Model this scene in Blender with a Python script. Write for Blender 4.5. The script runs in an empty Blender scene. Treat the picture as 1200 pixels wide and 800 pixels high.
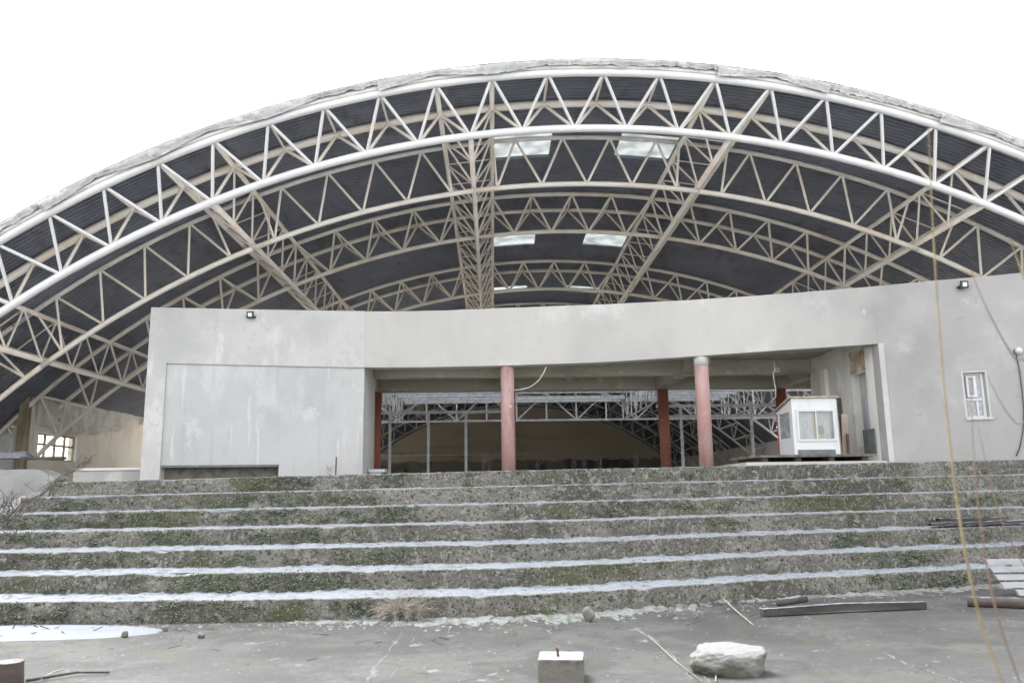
import bpy, math, random
from mathutils import Vector, Matrix, noise as mn
R_ = math.radians
random.seed(7)
sc = bpy.context.scene
col = sc.collection
EYE = 1.65                      # camera height above the plaza; all numbers below are measured from eye level
# ------------------------------------------------------------------ camera
F_PX, PIT, YAW, ROLL = 965.6, R_(10.241), R_(1.407), R_(0.752)
fw = Vector((math.sin(YAW)*math.cos(PIT), math.cos(YAW)*math.cos(PIT), math.sin(PIT)))
r0 = Vector((math.cos(YAW), -math.sin(YAW), 0)); u0 = r0.cross(fw)
rt = math.cos(ROLL)*r0 - math.sin(ROLL)*u0; up = rt.cross(fw)
cd = bpy.data.cameras.new('camera'); cam = bpy.data.objects.new('camera', cd); col.objects.link(cam)
cd.sensor_width = 36; cd.lens = F_PX*36/1200; cd.clip_end = 5000; cd.clip_start = 0.05
cd.dof.use_dof = True; cd.dof.focus_distance = 21; cd.dof.aperture_fstop = 1.9
cam.matrix_world = Matrix(((rt.x, up.x, -fw.x, 0), (rt.y, up.y, -fw.y, 0), (rt.z, up.z, -fw.z, EYE), (0, 0, 0, 1)))
sc.camera = cam
def ray(x, y): return rt*((x-600)/F_PX) - up*((y-400)/F_PX) + fw
def at(x, y, Y): d = ray(x, y); return d*(Y/d.y)
def gnd(x, y, z=-EYE): d = ray(x, y); return d*(z/d.z)

# ------------------------------------------------------------------ mesh helpers
ORG = {}
class MB:
    def __init__(s): s.v = []; s.f = []
    def add(s, vs, fs):
        n = len(s.v); s.v += [Vector(v) for v in vs]; s.f += [tuple(i+n for i in f) for f in fs]
    def hexa(s, a, b):          # a: 4 bottom/front points, b: 4 matching ones
        s.add(list(a)+list(b), [(3,2,1,0),(4,5,6,7),(0,1,5,4),(1,2,6,5),(2,3,7,6),(3,0,4,7)])
    def box(s, x0, x1, y0, y1, z0, z1, rz=0, c=None, rx=0, ry=0):
        ps = [Vector(p) for p in ((x0,y0,z0),(x1,y0,z0),(x1,y1,z0),(x0,y1,z0),(x0,y0,z1),(x1,y0,z1),(x1,y1,z1),(x0,y1,z1))]
        if c is not None:
            m = Matrix.Rotation(rz,3,'Z') @ Matrix.Rotation(ry,3,'Y') @ Matrix.Rotation(rx,3,'X')
            ps = [m @ p + Vector(c) for p in ps]
        s.hexa(ps[:4], ps[4:])
    def tube(s, path, r, n=8, caps=True):
        path = [Vector(p) for p in path]; k = len(path); rr = r if isinstance(r, (list, tuple)) else [r]*k
        t = (path[1]-path[0]).normalized(); a = t.orthogonal().normalized(); base = len(s.v); rings = []
        for i, p in enumerate(path):
            t2 = (path[min(i+1,k-1)]-path[max(i-1,0)]).normalized()
            a = (a - t2*a.dot(t2)).normalized(); b = t2.cross(a)
            for j in range(n):
                q = 2*math.pi*j/n; s.v.append(p + (a*math.cos(q)+b*math.sin(q))*rr[i])
        for i in range(k-1):
            for j in range(n):
                j2 = (j+1) % n
                s.f.append((base+i*n+j, base+i*n+j2, base+(i+1)*n+j2, base+(i+1)*n+j))
        if caps:
            s.f.append(tuple(base+j for j in range(n))[::-1]); s.f.append(tuple(base+(k-1)*n+j for j in range(n)))
    def grid(s, fn, nu, nv):
        b = len(s.v)
        for i in range(nu+1):
            for j in range(nv+1): s.v.append(Vector(fn(i, j)))
        for i in range(nu):
            for j in range(nv):
                q = b+i*(nv+1)+j; s.f.append((q, q+nv+1, q+nv+2, q+1))
    def build(s, name, mat, parent=None, smooth=False, bevel=0):
        if parent is not None: org = ORG[parent.name]
        else: org = Vector((0,0,0))
        me = bpy.data.meshes.new(name)
        me.from_pydata([v+Vector((0,0,EYE))-org for v in s.v], [], s.f); me.update()
        me.materials.append(mat)
        if smooth: me.polygons.foreach_set('use_smooth', [True]*len(me.polygons))
        o = bpy.data.objects.new(name, me); col.objects.link(o)
        if parent is not None: o.parent = parent
        ORG[o.name] = org
        if bevel:
            b = o.modifiers.new('bevel', 'BEVEL'); b.width = bevel; b.segments = 2; b.limit_method = 'ANGLE'
        return o
def tag(o, label=None, cat=None, group=None, kind=None):
    if label: o['label'] = label
    if cat: o['category'] = cat
    if group: o['group'] = group
    if kind: o['kind'] = kind
    return o
def thing(name, loc, label, cat, group=None):
    o = bpy.data.objects.new(name, None); col.objects.link(o); o.empty_display_size = .2
    o.location = Vector(loc)+Vector((0,0,EYE)); ORG[o.name] = o.location.copy()
    return tag(o, label, cat, group)
UNIT = {}
def strut(name, p0, p1, r, mat, parent):
    if mat.name not in UNIT:
        m = MB(); m.tube([(0,0,0),(0,0,1)], 1, 8, False)
        me = bpy.data.meshes.new('strut'); me.from_pydata(m.v, [], m.f); me.materials.append(mat)
        me.polygons.foreach_set('use_smooth', [True]*len(me.polygons)); UNIT[mat.name] = me
    o = bpy.data.objects.new(name, UNIT[mat.name]); col.objects.link(o); o.parent = parent
    p0 = Vector(p0); p1 = Vector(p1); d = p1-p0
    o.location = p0+Vector((0,0,EYE))-ORG[parent.name]
    o.rotation_mode = 'QUATERNION'; o.rotation_quaternion = d.to_track_quat('Z', 'Y'); o.scale = (r, r, d.length)
    return o
def N(x, y=0, z=0): return mn.noise(Vector((x, y, z)))
def interp(pts, x):
    if x <= pts[0][0]: return pts[0][1]
    for (a, fa), (b, fb) in zip(pts, pts[1:]):
        if x <= b: return fa+(fb-fa)*(x-a)/(b-a)
    return pts[-1][1]

# ------------------------------------------------------------------ materials
def mat(name, base, layers=(), rough=.8, bump=(), frost=None, metal=0, spec=.5, coords='Object'):
    """base colour; layers: (colour, scale, lo, hi, stretch xyz, detail) mixed over it by noise; bump: (scale, strength, distance)"""
    m = bpy.data.materials.new(name); m.use_nodes = True; nt = m.node_tree; nd = nt.nodes; lk = nt.links
    bs = nd['Principled BSDF']; bs.inputs['Roughness'].default_value = rough; bs.inputs['Metallic'].default_value = metal
    bs.inputs['Specular IOR Level'].default_value = spec
    tc = nd.new('ShaderNodeTexCoord')
    if coords == 'World':
        geo = nd.new('ShaderNodeNewGeometry'); src = geo.outputs['Position']
    else: src = tc.outputs['Object']
    def nz(scale, stretch, detail, seed=0, rgh=.6):
        mp = nd.new('ShaderNodeMapping'); mp.inputs['Scale'].default_value = stretch; mp.inputs['Location'].default_value = (seed*3.7, seed*1.3, seed*2.1)
        lk.new(src, mp.inputs['Vector']); n = nd.new('ShaderNodeTexNoise')
        n.inputs['Scale'].default_value = scale; n.inputs['Detail'].default_value = detail; n.inputs['Roughness'].default_value = rgh
        lk.new(mp.outputs[0], n.inputs['Vector']); return n.outputs['Fac']
    c = None
    rgb = nd.new('ShaderNodeRGB'); rgb.outputs[0].default_value = (*base, 1); c = rgb.outputs[0]
    for i, (lc, s, lo, hi, st, de) in enumerate(layers):
        f = nz(s, st, de, i+1)
        mr = nd.new('ShaderNodeMapRange'); mr.inputs[1].default_value = lo; mr.inputs[2].default_value = hi
        mr.interpolation_type = 'SMOOTHSTEP'
        lk.new(f, mr.inputs[0])
        fac = mr.outputs[0]
        if len(lc) == 4:
            mu = nd.new('ShaderNodeMath'); mu.operation = 'MULTIPLY'; mu.inputs[1].default_value = lc[3]; lk.new(fac, mu.inputs[0]); fac = mu.outputs[0]
        mx = nd.new('ShaderNodeMix'); mx.data_type = 'RGBA'; lk.new(fac, mx.inputs[0]); lk.new(c, mx.inputs[6]); mx.inputs[7].default_value = (*lc[:3], 1)
        c = mx.outputs[2]
    if frost:      # hoar frost / snow lies on faces that look up
        fc, lo, hi, s = frost
        geo = nd.new('ShaderNodeNewGeometry'); sp = nd.new('ShaderNodeSeparateXYZ'); lk.new(geo.outputs['Normal'], sp.inputs[0])
        f = nz(s, (1,1,1), 4, 9)
        ad = nd.new('ShaderNodeMath'); ad.operation = 'MULTIPLY_ADD'; lk.new(f, ad.inputs[0]); ad.inputs[1].default_value = .9; lk.new(sp.outputs[2], ad.inputs[2])
        mr = nd.new('ShaderNodeMapRange'); mr.inputs[1].default_value = lo+.45; mr.inputs[2].default_value = hi+.45; lk.new(ad.outputs[0], mr.inputs[0])
        mx = nd.new('ShaderNodeMix'); mx.data_type = 'RGBA'; lk.new(mr.outputs[0], mx.inputs[0]); lk.new(c, mx.inputs[6]); mx.inputs[7].default_value = (*fc, 1)
        c = mx.outputs[2]
    lk.new(c, bs.inputs['Base Color'])
    prev = None
    for i, (s, st, di) in enumerate(bump):
        b = nd.new('ShaderNodeBump'); b.inputs['Strength'].default_value = st; b.inputs['Distance'].default_value = di
        lk.new(nz(s, (1,1,1), 5, 20+i), b.inputs['Height'])
        if prev: lk.new(prev, b.inputs['Normal'])
        prev = b.outputs[0]
    if prev: lk.new(prev, bs.inputs['Normal'])
    return m
ONE = (1,1,1); V = (1,1,.12); H = (.15,.15,1)
M = {}
M['paint_front'] = mat('white_steel_paint', (.56,.56,.555), [((.46,.44,.41,.6), 1.3, .52, .75, ONE, 4), ((.36,.27,.2,.8), 9, .70, .76, ONE, 5)], .45)
M['paint_dusty'] = mat('dusty_cream_steel_paint', (.76,.72,.65), [((.66,.53,.42,.8), .9, .45, .68, ONE, 4), ((.40,.25,.16,.8), 7, .66, .76, ONE, 5)], .6)
M['paint_grey'] = mat('dull_grey_steel_paint', (.66,.64,.61), [((.50,.46,.42,.8), 1.4, .45, .68, ONE, 4), ((.28,.2,.15,.8), 8, .66, .76, ONE, 5)], .6)
M['zinc'] = mat('galvanised_steel', (.66,.69,.73), [((.5,.52,.56), 6, .45, .65, ONE, 3)], .5)
M['roof'] = mat('dark_roof_sheet', (.16,.172,.21), [((.215,.225,.26), .5, .4, .7, ONE, 4), ((.12,.122,.14), 2.5, .5, .75, (1,.3,1), 4)], .6)
M['felt'] = mat('torn_roofing_felt', (0.324,0.3216,0.318), [((0.432,0.4284,0.42), 1.1, .46, .62, ONE, 5), ((0.204,0.2016,0.1992), 1.7, .58, .70, (1,1,2), 6), ((0.264,0.264,0.264), 7, .5, .66, ONE, 4)], .85, [(14,.4,.02)])
M['render_white'] = mat('pale_wall_render', (.426,.422,.411), [((.35,.35,.342), .35, .42, .62, ONE, 5), ((.485,.483,.474), .9, .57, .67, (1,1,.35), 7), ((.36,.358,.35,.6), 1.6, .56, .68, (1,1,.3), 6), ((.475,.473,.465), 2.6, .58, .66, (1,1,.25), 6), ((.36,.36,.352), 5, .5, .75, ONE, 6), ((.34,.338,.33,.5), 18, .56, .7, ONE, 5)], .85, [(25,.3,.012)])
M['panel'] = mat('patched_panel_render', (.392,.396,.395), [((.345,.35,.352), .45, .42, .6, ONE, 5), ((.445,.449,.448,.8), .75, .54, .66, (1.2,1,.5), 8), ((.335,.337,.335,.6), 1.9, .54, .68, (1,1,.5), 7), ((.48,.483,.485,.7), 4.5, .61, .67, (1.6,1.6,.14), 5), ((.325,.332,.332,.6), 3.5, .58, .7, (1.4,1,.1), 5), ((.46,.463,.46,.7), 2.1, .60, .67, (1,1,.8), 8), ((.33,.33,.325,.5), 16, .56, .7, ONE, 5)], .85, [(25,.25,.01)])
M['render_grey'] = mat('grey_wall_render', (0.4315,0.4226,0.4077), [((0.3497,0.3452,0.3393), .3, .4, .62, (1,1,.6), 5), ((0.4985,0.491,0.4762), .8, .52, .72, ONE, 6), ((0.3199,0.3125,0.305,0.6), 5, .52, .72, (1,1,.15), 4), ((0.3422,0.3422,0.3348,0.7), 9, .6, .75, ONE, 6)], .88, [(18,.3,.012), (90,.2,.004)])
M['render_right'] = mat('stained_grey_render', (0.408,0.4032,0.3952), [((0.32,0.32,0.32), .35, .4, .62, (1,1,.7), 5), ((0.496,0.4928,0.4848), .9, .52, .7, ONE, 6), ((0.72,0.728,0.736), 1.3, .67, .71, ONE, 6), ((0.328,0.328,0.3248,0.6), 4, .52, .72, (1,1,.15), 4)], .88, [(18,.3,.012), (90,.2,.004)])
M['whitewash'] = mat('whitewashed_wall', (0.6175,0.6056,0.5759), [((0.475,0.4512,0.4096), 1.2, .52, .7, ONE, 5), ((0.7125,0.7244,0.7362), 2.0, .56, .64, (1,1,.5), 5)], .85, [(20,.2,.01)])
M['cream'] = mat('cream_wall_render', (0.797,0.7487,0.6641), [((0.6762,0.6279,0.5434), .7, .45, .65, (1,1,.6), 5), ((0.5313,0.4951,0.4468,0.6), 2.2, .62, .75, (1,1,.3), 5)], .9, [(20,.2,.01)])
M['plaster_torn'] = mat('grey_torn_plaster', (0.66,0.649,0.627), [((0.528,0.517,0.495), 2, .45, .6, ONE, 5), ((0.352,0.341,0.319), 3.5, .6, .68, ONE, 5)], .9, [(8,.6,.05)])
M['beam'] = mat('stained_concrete_beam', (0.3713,0.349,0.297), [((0.2376,0.2228,0.1856), .9, .48, .66, (.3,1,1), 5), ((0.5049,0.4752,0.401), 2.2, .55, .7, ONE, 5)], .9, [(15,.4,.02)])
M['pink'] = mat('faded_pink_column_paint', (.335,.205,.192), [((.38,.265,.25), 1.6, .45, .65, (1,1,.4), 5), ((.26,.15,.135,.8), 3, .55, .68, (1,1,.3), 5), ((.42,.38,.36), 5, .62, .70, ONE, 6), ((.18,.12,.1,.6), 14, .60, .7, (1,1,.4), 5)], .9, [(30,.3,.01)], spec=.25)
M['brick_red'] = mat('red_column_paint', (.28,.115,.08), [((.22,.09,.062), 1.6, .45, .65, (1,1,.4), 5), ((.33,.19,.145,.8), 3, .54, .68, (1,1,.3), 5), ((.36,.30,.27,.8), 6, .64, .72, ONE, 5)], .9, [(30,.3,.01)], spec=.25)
M['step'] = mat('mossy_step_concrete', (.105,.10,.085), [((.165,.157,.138), .8, .43, .60, ONE, 6), ((.05,.047,.037,.85), .42, .53, .64, ONE, 5), ((.225,.215,.19,.9), 9, .53, .63, ONE, 7), ((.062,.070,.026,.8), .75, .55, .66, (1,1,1.4), 6), ((.055,.063,.024,.85), 5, .58, .67, ONE, 7), ((.028,.026,.021,.9), 22, .54, .62, ONE, 6), ((.31,.30,.28,.85), 30, .58, .65, ONE, 6)], .92, [(9,.5,.05), (40,.9,.03)], frost=((.27,.295,.325), .68, 1.15, 11))
M['moss'] = mat('frosted_moss', (.066,.078,.022), [((.04,.052,.016), 6, .4, .6, ONE, 4), ((.115,.11,.04), 9, .56, .7, ONE, 4)], .95, [(60,.5,.02)], frost=((.30,.34,.31), .22, .85, 14))
M['snow'] = mat('crusted_frost', (0.23,0.2531,0.2844), [((0.1533,0.1703,0.1896), 5, .47, .66, ONE, 6), ((0.0767,0.0809,0.0759), 11, .56, .66, ONE, 6), ((0.2706,0.2945,0.3271), 30, .55, .68, ONE, 5)], .85, [(30,.9,.04)])
M['rimefrost'] = mat('green_white_frost_crust', (.20,.212,.21), [((.115,.127,.10), 5, .46, .62, ONE, 6), ((.045,.05,.03), 10, .55, .65, ONE, 6), ((.24,.255,.255), 30, .56, .68, ONE, 5)], .88, [(30,.9,.04)])
M['rock'] = mat('pale_boulder_stone', (0.1445,0.1409,0.1228), [((0.0939,0.0903,0.0723), 3, .45, .62, ONE, 6), ((0.0578,0.0542,0.0361), 9, .58, .68, ONE, 5)], .9, [(12,.6,.05), (50,.5,.015)], frost=((0.17,0.1742,0.1742), .35, .85, 6))
M['block'] = mat('frosted_concrete_block', (0.1275,0.119,0.102), [((0.0765,0.0723,0.0595), 5, .45, .62, ONE, 6)], .9, [(25,.5,.02)], frost=((.20,.207,.205), .5, .9, 8))
M['wood_dark'] = mat('rotten_dark_wood', (0.0405,0.036,0.0324), [((0.0675,0.063,0.0585), 5, .45, .65, (.15,1,1), 5), ((0.0198,0.018,0.0153), 12, .55, .7, (.1,1,1), 4)], .9, [(30,.5,.02)], frost=((0.216,0.234,0.252), .78, 1.08, 7))
M['wood_red'] = mat('wet_brown_log', (.055,.04,.034), [((.10,.08,.075), 5, .45, .65, (.1,1,1), 5)], .85, [(30,.5,.02)], frost=((.26,.28,.29), .9, 1.15, 7))
M['wood_raw'] = mat('weathered_board', (.36,.30,.24), [((.25,.2,.16), 4, .45, .65, (1,1,.1), 5)], .85, [(30,.3,.01)])
M['wood_white'] = mat('white_painted_slat', (0.2674,0.2704,0.2791), [((0.1918,0.1977,0.2035), 3, .52, .7, (.2,1,1), 5), ((0.1046,0.1046,0.1046), 9, .68, .74, ONE, 4)], .7, [(30,.3,.01)])
M['booth'] = mat('white_booth_paint', (0.5332,0.5332,0.5332), [((0.43,0.43,0.4214), 2, .5, .75, (1,1,.3), 5), ((0.3268,0.3096,0.2752,0.6), 9, .66, .74, ONE, 5)], .6)
M['pvc'] = mat('white_pvc', (0.476,0.4819,0.4879), [((0.4046,0.4046,0.4046), 3, .5, .75, ONE, 3)], .35)
M['black'] = mat('black_lamp_casing', (.02,.02,.022), [((.04,.04,.045), 9, .45, .7, ONE, 3)], .45)
M['lens'] = mat('pale_lamp_lens', (.70,.71,.72), [((.6,.6,.62), 40, .45, .6, ONE, 2)], .25)
M['cable'] = mat('black_cable', (.03,.03,.035), [((.06,.06,.06), 9, .45, .7, ONE, 3)], .6)
M['cable_pale'] = mat('pale_cable', (.5,.48,.43), [((.35,.33,.3), 9, .45, .7, ONE, 3)], .7)
M['stalk_yellow'] = mat('yellow_dry_stalk', (.22,.18,.105), [((.16,.125,.07), 7, .45, .65, ONE, 4)], .85, spec=.2)
M['stalk_red'] = mat('reddish_dry_stalk', (.15,.10,.08), [((.19,.14,.105), 5, .45, .65, ONE, 4)], .85, spec=.2)
M['straw'] = mat('bleached_dry_grass', (0.24,0.216,0.18), [((0.348,0.324,0.288), 9, .45, .65, ONE, 4)], .85)
M['weed'] = mat('dry_brown_stems', (.05,.042,.038), [((.10,.09,.08), 9, .5, .65, ONE, 4)], .85)
M['rust'] = mat('rusty_iron', (0.1,0.045,0.03), [((0.06,0.03,0.0225), 9, .45, .65, ONE, 4)], .85)
M['tarp'] = mat('dark_blue_tarp', (.035,.038,.055), [((.08,.08,.1), 5, .5, .65, ONE, 4)], .5, [(9,.6,.05)])
M['curtain'] = mat('grey_cloth_sheet', (.36,.37,.38), [((.26,.27,.28), 3, .45, .6, (1.5,3,.15), 4)], .9)
M['board_grey'] = mat('dark_grey_board', (.10,.115,.115), [((.14,.15,.15), 4, .45, .65, ONE, 4)], .7)
M['yellow'] = mat('ochre_cloth', (.60,.42,.16), [((.5,.3,.1), 5, .45, .65, ONE, 4)], .9)
M['curtain_white'] = mat('white_net_curtain', (.62,.61,.58), [((.45,.43,.40), 6, .45, .65, (1.5,1.5,.1), 4)], .9)
M['inner_floor'] = mat('dusty_floor_concrete', (0.416,0.3952,0.3536), [((0.2704,0.26,0.2288), .6, .45, .65, ONE, 5)], .9)
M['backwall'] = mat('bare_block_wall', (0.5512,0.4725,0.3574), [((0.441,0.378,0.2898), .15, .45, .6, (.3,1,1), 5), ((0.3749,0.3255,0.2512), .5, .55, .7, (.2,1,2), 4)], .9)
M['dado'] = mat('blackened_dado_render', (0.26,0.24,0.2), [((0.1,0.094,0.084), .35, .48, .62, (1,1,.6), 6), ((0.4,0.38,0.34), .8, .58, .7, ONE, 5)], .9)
M['post_green'] = mat('mossy_timber_post', (0.3588,0.312,0.2059), [((0.2153,0.1872,0.1144), 3, .45, .65, (1,1,.2), 4)], .9)
def wall_falloff():  # grey render that darkens to the right: light falloff painted into the colour
    m = mat('grey_render_with_falloff', (.40,.39,.368), [((.34,.333,.323), .3, .4, .62, (1,1,.6), 5), ((.485,.478,.465), .8, .52, .72, ONE, 6), ((.36,.355,.347,.5), 5, .54, .72, (1,1,.15), 4), ((.345,.343,.337,.7), 9, .6, .75, ONE, 6)], .88, [(18,.3,.012), (90,.2,.004)])
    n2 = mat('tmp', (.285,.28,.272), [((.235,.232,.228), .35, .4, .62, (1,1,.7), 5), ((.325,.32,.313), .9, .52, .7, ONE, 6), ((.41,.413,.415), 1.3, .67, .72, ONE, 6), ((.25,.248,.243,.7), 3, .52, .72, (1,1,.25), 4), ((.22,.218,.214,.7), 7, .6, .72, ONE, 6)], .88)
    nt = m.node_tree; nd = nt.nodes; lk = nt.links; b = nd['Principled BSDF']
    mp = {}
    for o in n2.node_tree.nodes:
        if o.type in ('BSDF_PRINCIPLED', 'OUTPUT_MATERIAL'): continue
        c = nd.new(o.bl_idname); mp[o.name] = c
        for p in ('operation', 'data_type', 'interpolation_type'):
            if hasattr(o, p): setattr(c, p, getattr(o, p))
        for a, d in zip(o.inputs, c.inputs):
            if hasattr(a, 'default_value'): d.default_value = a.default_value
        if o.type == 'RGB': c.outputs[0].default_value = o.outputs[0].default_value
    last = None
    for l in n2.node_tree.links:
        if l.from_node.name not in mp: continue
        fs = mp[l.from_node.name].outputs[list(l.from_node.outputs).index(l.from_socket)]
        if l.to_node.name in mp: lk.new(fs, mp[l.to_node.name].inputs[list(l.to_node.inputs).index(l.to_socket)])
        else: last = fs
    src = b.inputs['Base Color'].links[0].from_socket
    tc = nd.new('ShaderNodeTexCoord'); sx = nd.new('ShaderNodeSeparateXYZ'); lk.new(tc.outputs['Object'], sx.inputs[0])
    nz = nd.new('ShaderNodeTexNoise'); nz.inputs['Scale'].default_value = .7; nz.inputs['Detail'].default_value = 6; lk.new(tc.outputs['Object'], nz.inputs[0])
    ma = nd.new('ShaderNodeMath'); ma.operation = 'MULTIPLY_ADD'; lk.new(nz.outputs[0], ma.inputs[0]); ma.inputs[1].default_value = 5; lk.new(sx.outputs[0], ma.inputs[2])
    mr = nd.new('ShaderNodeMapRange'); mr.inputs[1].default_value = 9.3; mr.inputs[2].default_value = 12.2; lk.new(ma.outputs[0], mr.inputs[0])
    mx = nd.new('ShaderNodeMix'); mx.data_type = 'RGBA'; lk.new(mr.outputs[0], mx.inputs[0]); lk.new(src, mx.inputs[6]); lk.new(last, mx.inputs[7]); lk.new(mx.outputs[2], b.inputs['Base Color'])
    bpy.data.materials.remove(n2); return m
M['render_grey'] = M['render_right'] = wall_falloff()
def plaza_mat():
    m = mat('frosty_plaza_concrete', (.034,.034,.0345), [((.052,.0515,.049), 1.1, .45, .58, ONE, 5), ((.024,.0245,.027), 1.3, .50, .66, ONE, 6), ((.042,.046,.03,.6), 1.1, .55, .68, ONE, 6), ((.075,.077,.08,.6), 4.3, .56, .68, ONE, 7), ((.15,.16,.175,.8), 3.6, .64, .72, ONE, 7), ((.019,.019,.020,.85), .55, .54, .63, ONE, 7), ((.017,.017,.016,.8), 9, .56, .66, ONE, 7), ((.034,.040,.018,.7), 2.2, .56, .66, ONE, 7), ((.10,.102,.104,.6), 48, .60, .68, ONE, 4)], .8, [(5,.5,.04), (40,.8,.02)], coords='World')
    return m
M['plaza'] = plaza_mat()
def glass(name, tint, refl=.25, trans=.6):
    m = bpy.data.materials.new(name); m.use_nodes = True; nt = m.node_tree; nd = nt.nodes; lk = nt.links
    nd.remove(nd['Principled BSDF']); out = nd['Material Output']
    tr = nd.new('ShaderNodeBsdfTransparent'); tr.inputs[0].default_value = (*tint, 1)
    gl = nd.new('ShaderNodeBsdfGlossy'); gl.inputs['Roughness'].default_value = .06
    df = nd.new('ShaderNodeBsdfDiffuse'); df.inputs[0].default_value = (.5,.52,.54,1)
    lw = nd.new('ShaderNodeLayerWeight'); fr = nd.new('ShaderNodeMath'); fr.operation = 'MULTIPLY_ADD'; pw = nd.new('ShaderNodeMath'); pw.operation = 'POWER'; pw.inputs[1].default_value = 4; lk.new(lw.outputs['Facing'], pw.inputs[0]); lk.new(pw.outputs[0], fr.inputs[0]); fr.inputs[1].default_value = .6; fr.inputs[2].default_value = .06
    nz = nd.new('ShaderNodeTexNoise'); nz.inputs['Scale'].default_value = 4
    mr = nd.new('ShaderNodeMapRange'); mr.inputs[1].default_value = .4; mr.inputs[2].default_value = .75; mr.inputs[4].default_value = 1-trans; mr.inputs[3].default_value = (1-trans)*.5
    lk.new(nz.outputs[0], mr.inputs[0])
    a = nd.new('ShaderNodeMixShader'); lk.new(mr.outputs[0], a.inputs[0]); lk.new(tr.outputs[0], a.inputs[1]); lk.new(df.outputs[0], a.inputs[2])
    b = nd.new('ShaderNodeMixShader'); lk.new(fr.outputs[0], b.inputs[0]); lk.new(a.outputs[0], b.inputs[1]); lk.new(gl.outputs[0], b.inputs[2])
    lk.new(b.outputs[0], out.inputs[0]); return m
M['glass'] = glass('dusty_window_glass', (.9,.93,.92), trans=.75)
M['glass_dull'] = glass('clouded_window_glass', (.7,.74,.74), trans=.25)
def translucent():
    m = bpy.data.materials.new('translucent_roof_panel'); m.use_nodes = True; nt = m.node_tree; nd = nt.nodes; lk = nt.links
    nd.remove(nd['Principled BSDF']); out = nd['Material Output']
    t = nd.new('ShaderNodeBsdfTranslucent'); d = nd.new('ShaderNodeBsdfDiffuse'); d.inputs[0].default_value = (.22,.23,.22,1)
    tc = nd.new('ShaderNodeTexCoord'); nz = nd.new('ShaderNodeTexNoise'); nz.inputs['Scale'].default_value = 1.6; lk.new(tc.outputs['Object'], nz.inputs['Vector'])
    cr = nd.new('ShaderNodeValToRGB'); cr.color_ramp.elements[0].color = (.09,.10,.097,1); cr.color_ramp.elements[0].position = .35; cr.color_ramp.elements[1].color = (.185,.198,.195,1); cr.color_ramp.elements[1].position = .6
    lk.new(nz.outputs[0], cr.inputs[0]); lk.new(cr.outputs[0], t.inputs[0])
    x = nd.new('ShaderNodeMixShader'); x.inputs[0].default_value = .3; lk.new(t.outputs[0], x.inputs[1]); lk.new(d.outputs[0], x.inputs[2]); lk.new(x.outputs[0], out.inputs[0])
    return m
M['skylight'] = translucent()

# ------------------------------------------------------------------ sky and light: bright overcast
w = bpy.data.worlds.new('World'); sc.world = w; w.use_nodes = True
nt = w.node_tree; bg = nt.nodes['Background']
sky = nt.nodes.new('ShaderNodeTexSky'); sky.sky_type = 'NISHITA'; sky.sun_disc = False
SUN_EL, SUN_AZ = R_(52), R_(-28)     # azimuth clockwise from +Y: beyond the hall, to the left
sky.sun_elevation = SUN_EL; sky.sun_rotation = SUN_AZ; sky.air_density = 1; sky.dust_density = 4; sky.ozone_density = 1
hs = nt.nodes.new('ShaderNodeHueSaturation'); hs.inputs['Saturation'].default_value = .10
nt.links.new(sky.outputs[0], hs.inputs['Color']); nt.links.new(hs.outputs[0], bg.inputs[0]); bg.inputs[1].default_value = .15
sd = bpy.data.lights.new('sun', 'SUN'); sd.energy = .6; sd.angle = R_(22); sd.color = (1,.97,.93)
so = bpy.data.objects.new('sun', sd); col.objects.link(so)
dirv = Vector((math.sin(SUN_AZ)*math.cos(SUN_EL), math.cos(SUN_AZ)*math.cos(SUN_EL), math.sin(SUN_EL)))
so.rotation_mode = 'QUATERNION'; so.rotation_quaternion = dirv.to_track_quat('Z', 'Y'); so.location = (0,-10,30)
vs = sc.view_settings; vs.view_transform = 'Standard'; vs.look = 'None'; vs.gamma = 1; vs.exposure = 2.65; vs.use_curve_mapping = False

# ------------------------------------------------------------------ ground
def step_y1(X):
    P = [(-7.8,11.62),(-4.3,11.43),(-2,11.36),(.2,11.42),(1.4,11.74),(2.7,12.22),(4.1,12.76),(5.6,13.24),(7.2,13.74),(10,14.5),(14,15.4)]
    return sum(interp(P, X+d) for d in (-.5,-.25,0,.25,.5))/5
def tread(X): return interp([(-9,.68),(0,.68),(3,.60),(8,.45),(14,.40)], X)
def step_y(k, X): return step_y1(X)+(k-1)*tread(X)
def step_z(k, X): return -1.37+(k-1)*(.2885+.0021*X)
g = MB(); g.grid(lambda i, j: ((i-20)*150, (j-20)*150+20, -EYE-.02), 40, 40)
tag(g.build('ground', mat('pale_bounce_ground', (.42,.43,.44), [((.22,.21,.18), .12, .5, .68, ONE, 6)], .9, coords='World')), kind='structure')  # out-of-view ground made pale as a reflector, bouncing light under the roof
g = MB()     # the plaza in front of the steps: one gently uneven slab field
def plaza(i, j):
    X = -16+i*.12; Y = -4+j*.12
    z = -EYE+.012*N(X*.6, Y*.6)+.004*N(X*3, Y*3)
    return (X, Y, z)
g.grid(plaza, 280, 165)
tag(g.build('plaza_pavement', M['plaza'], smooth=True), kind='structure')
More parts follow.
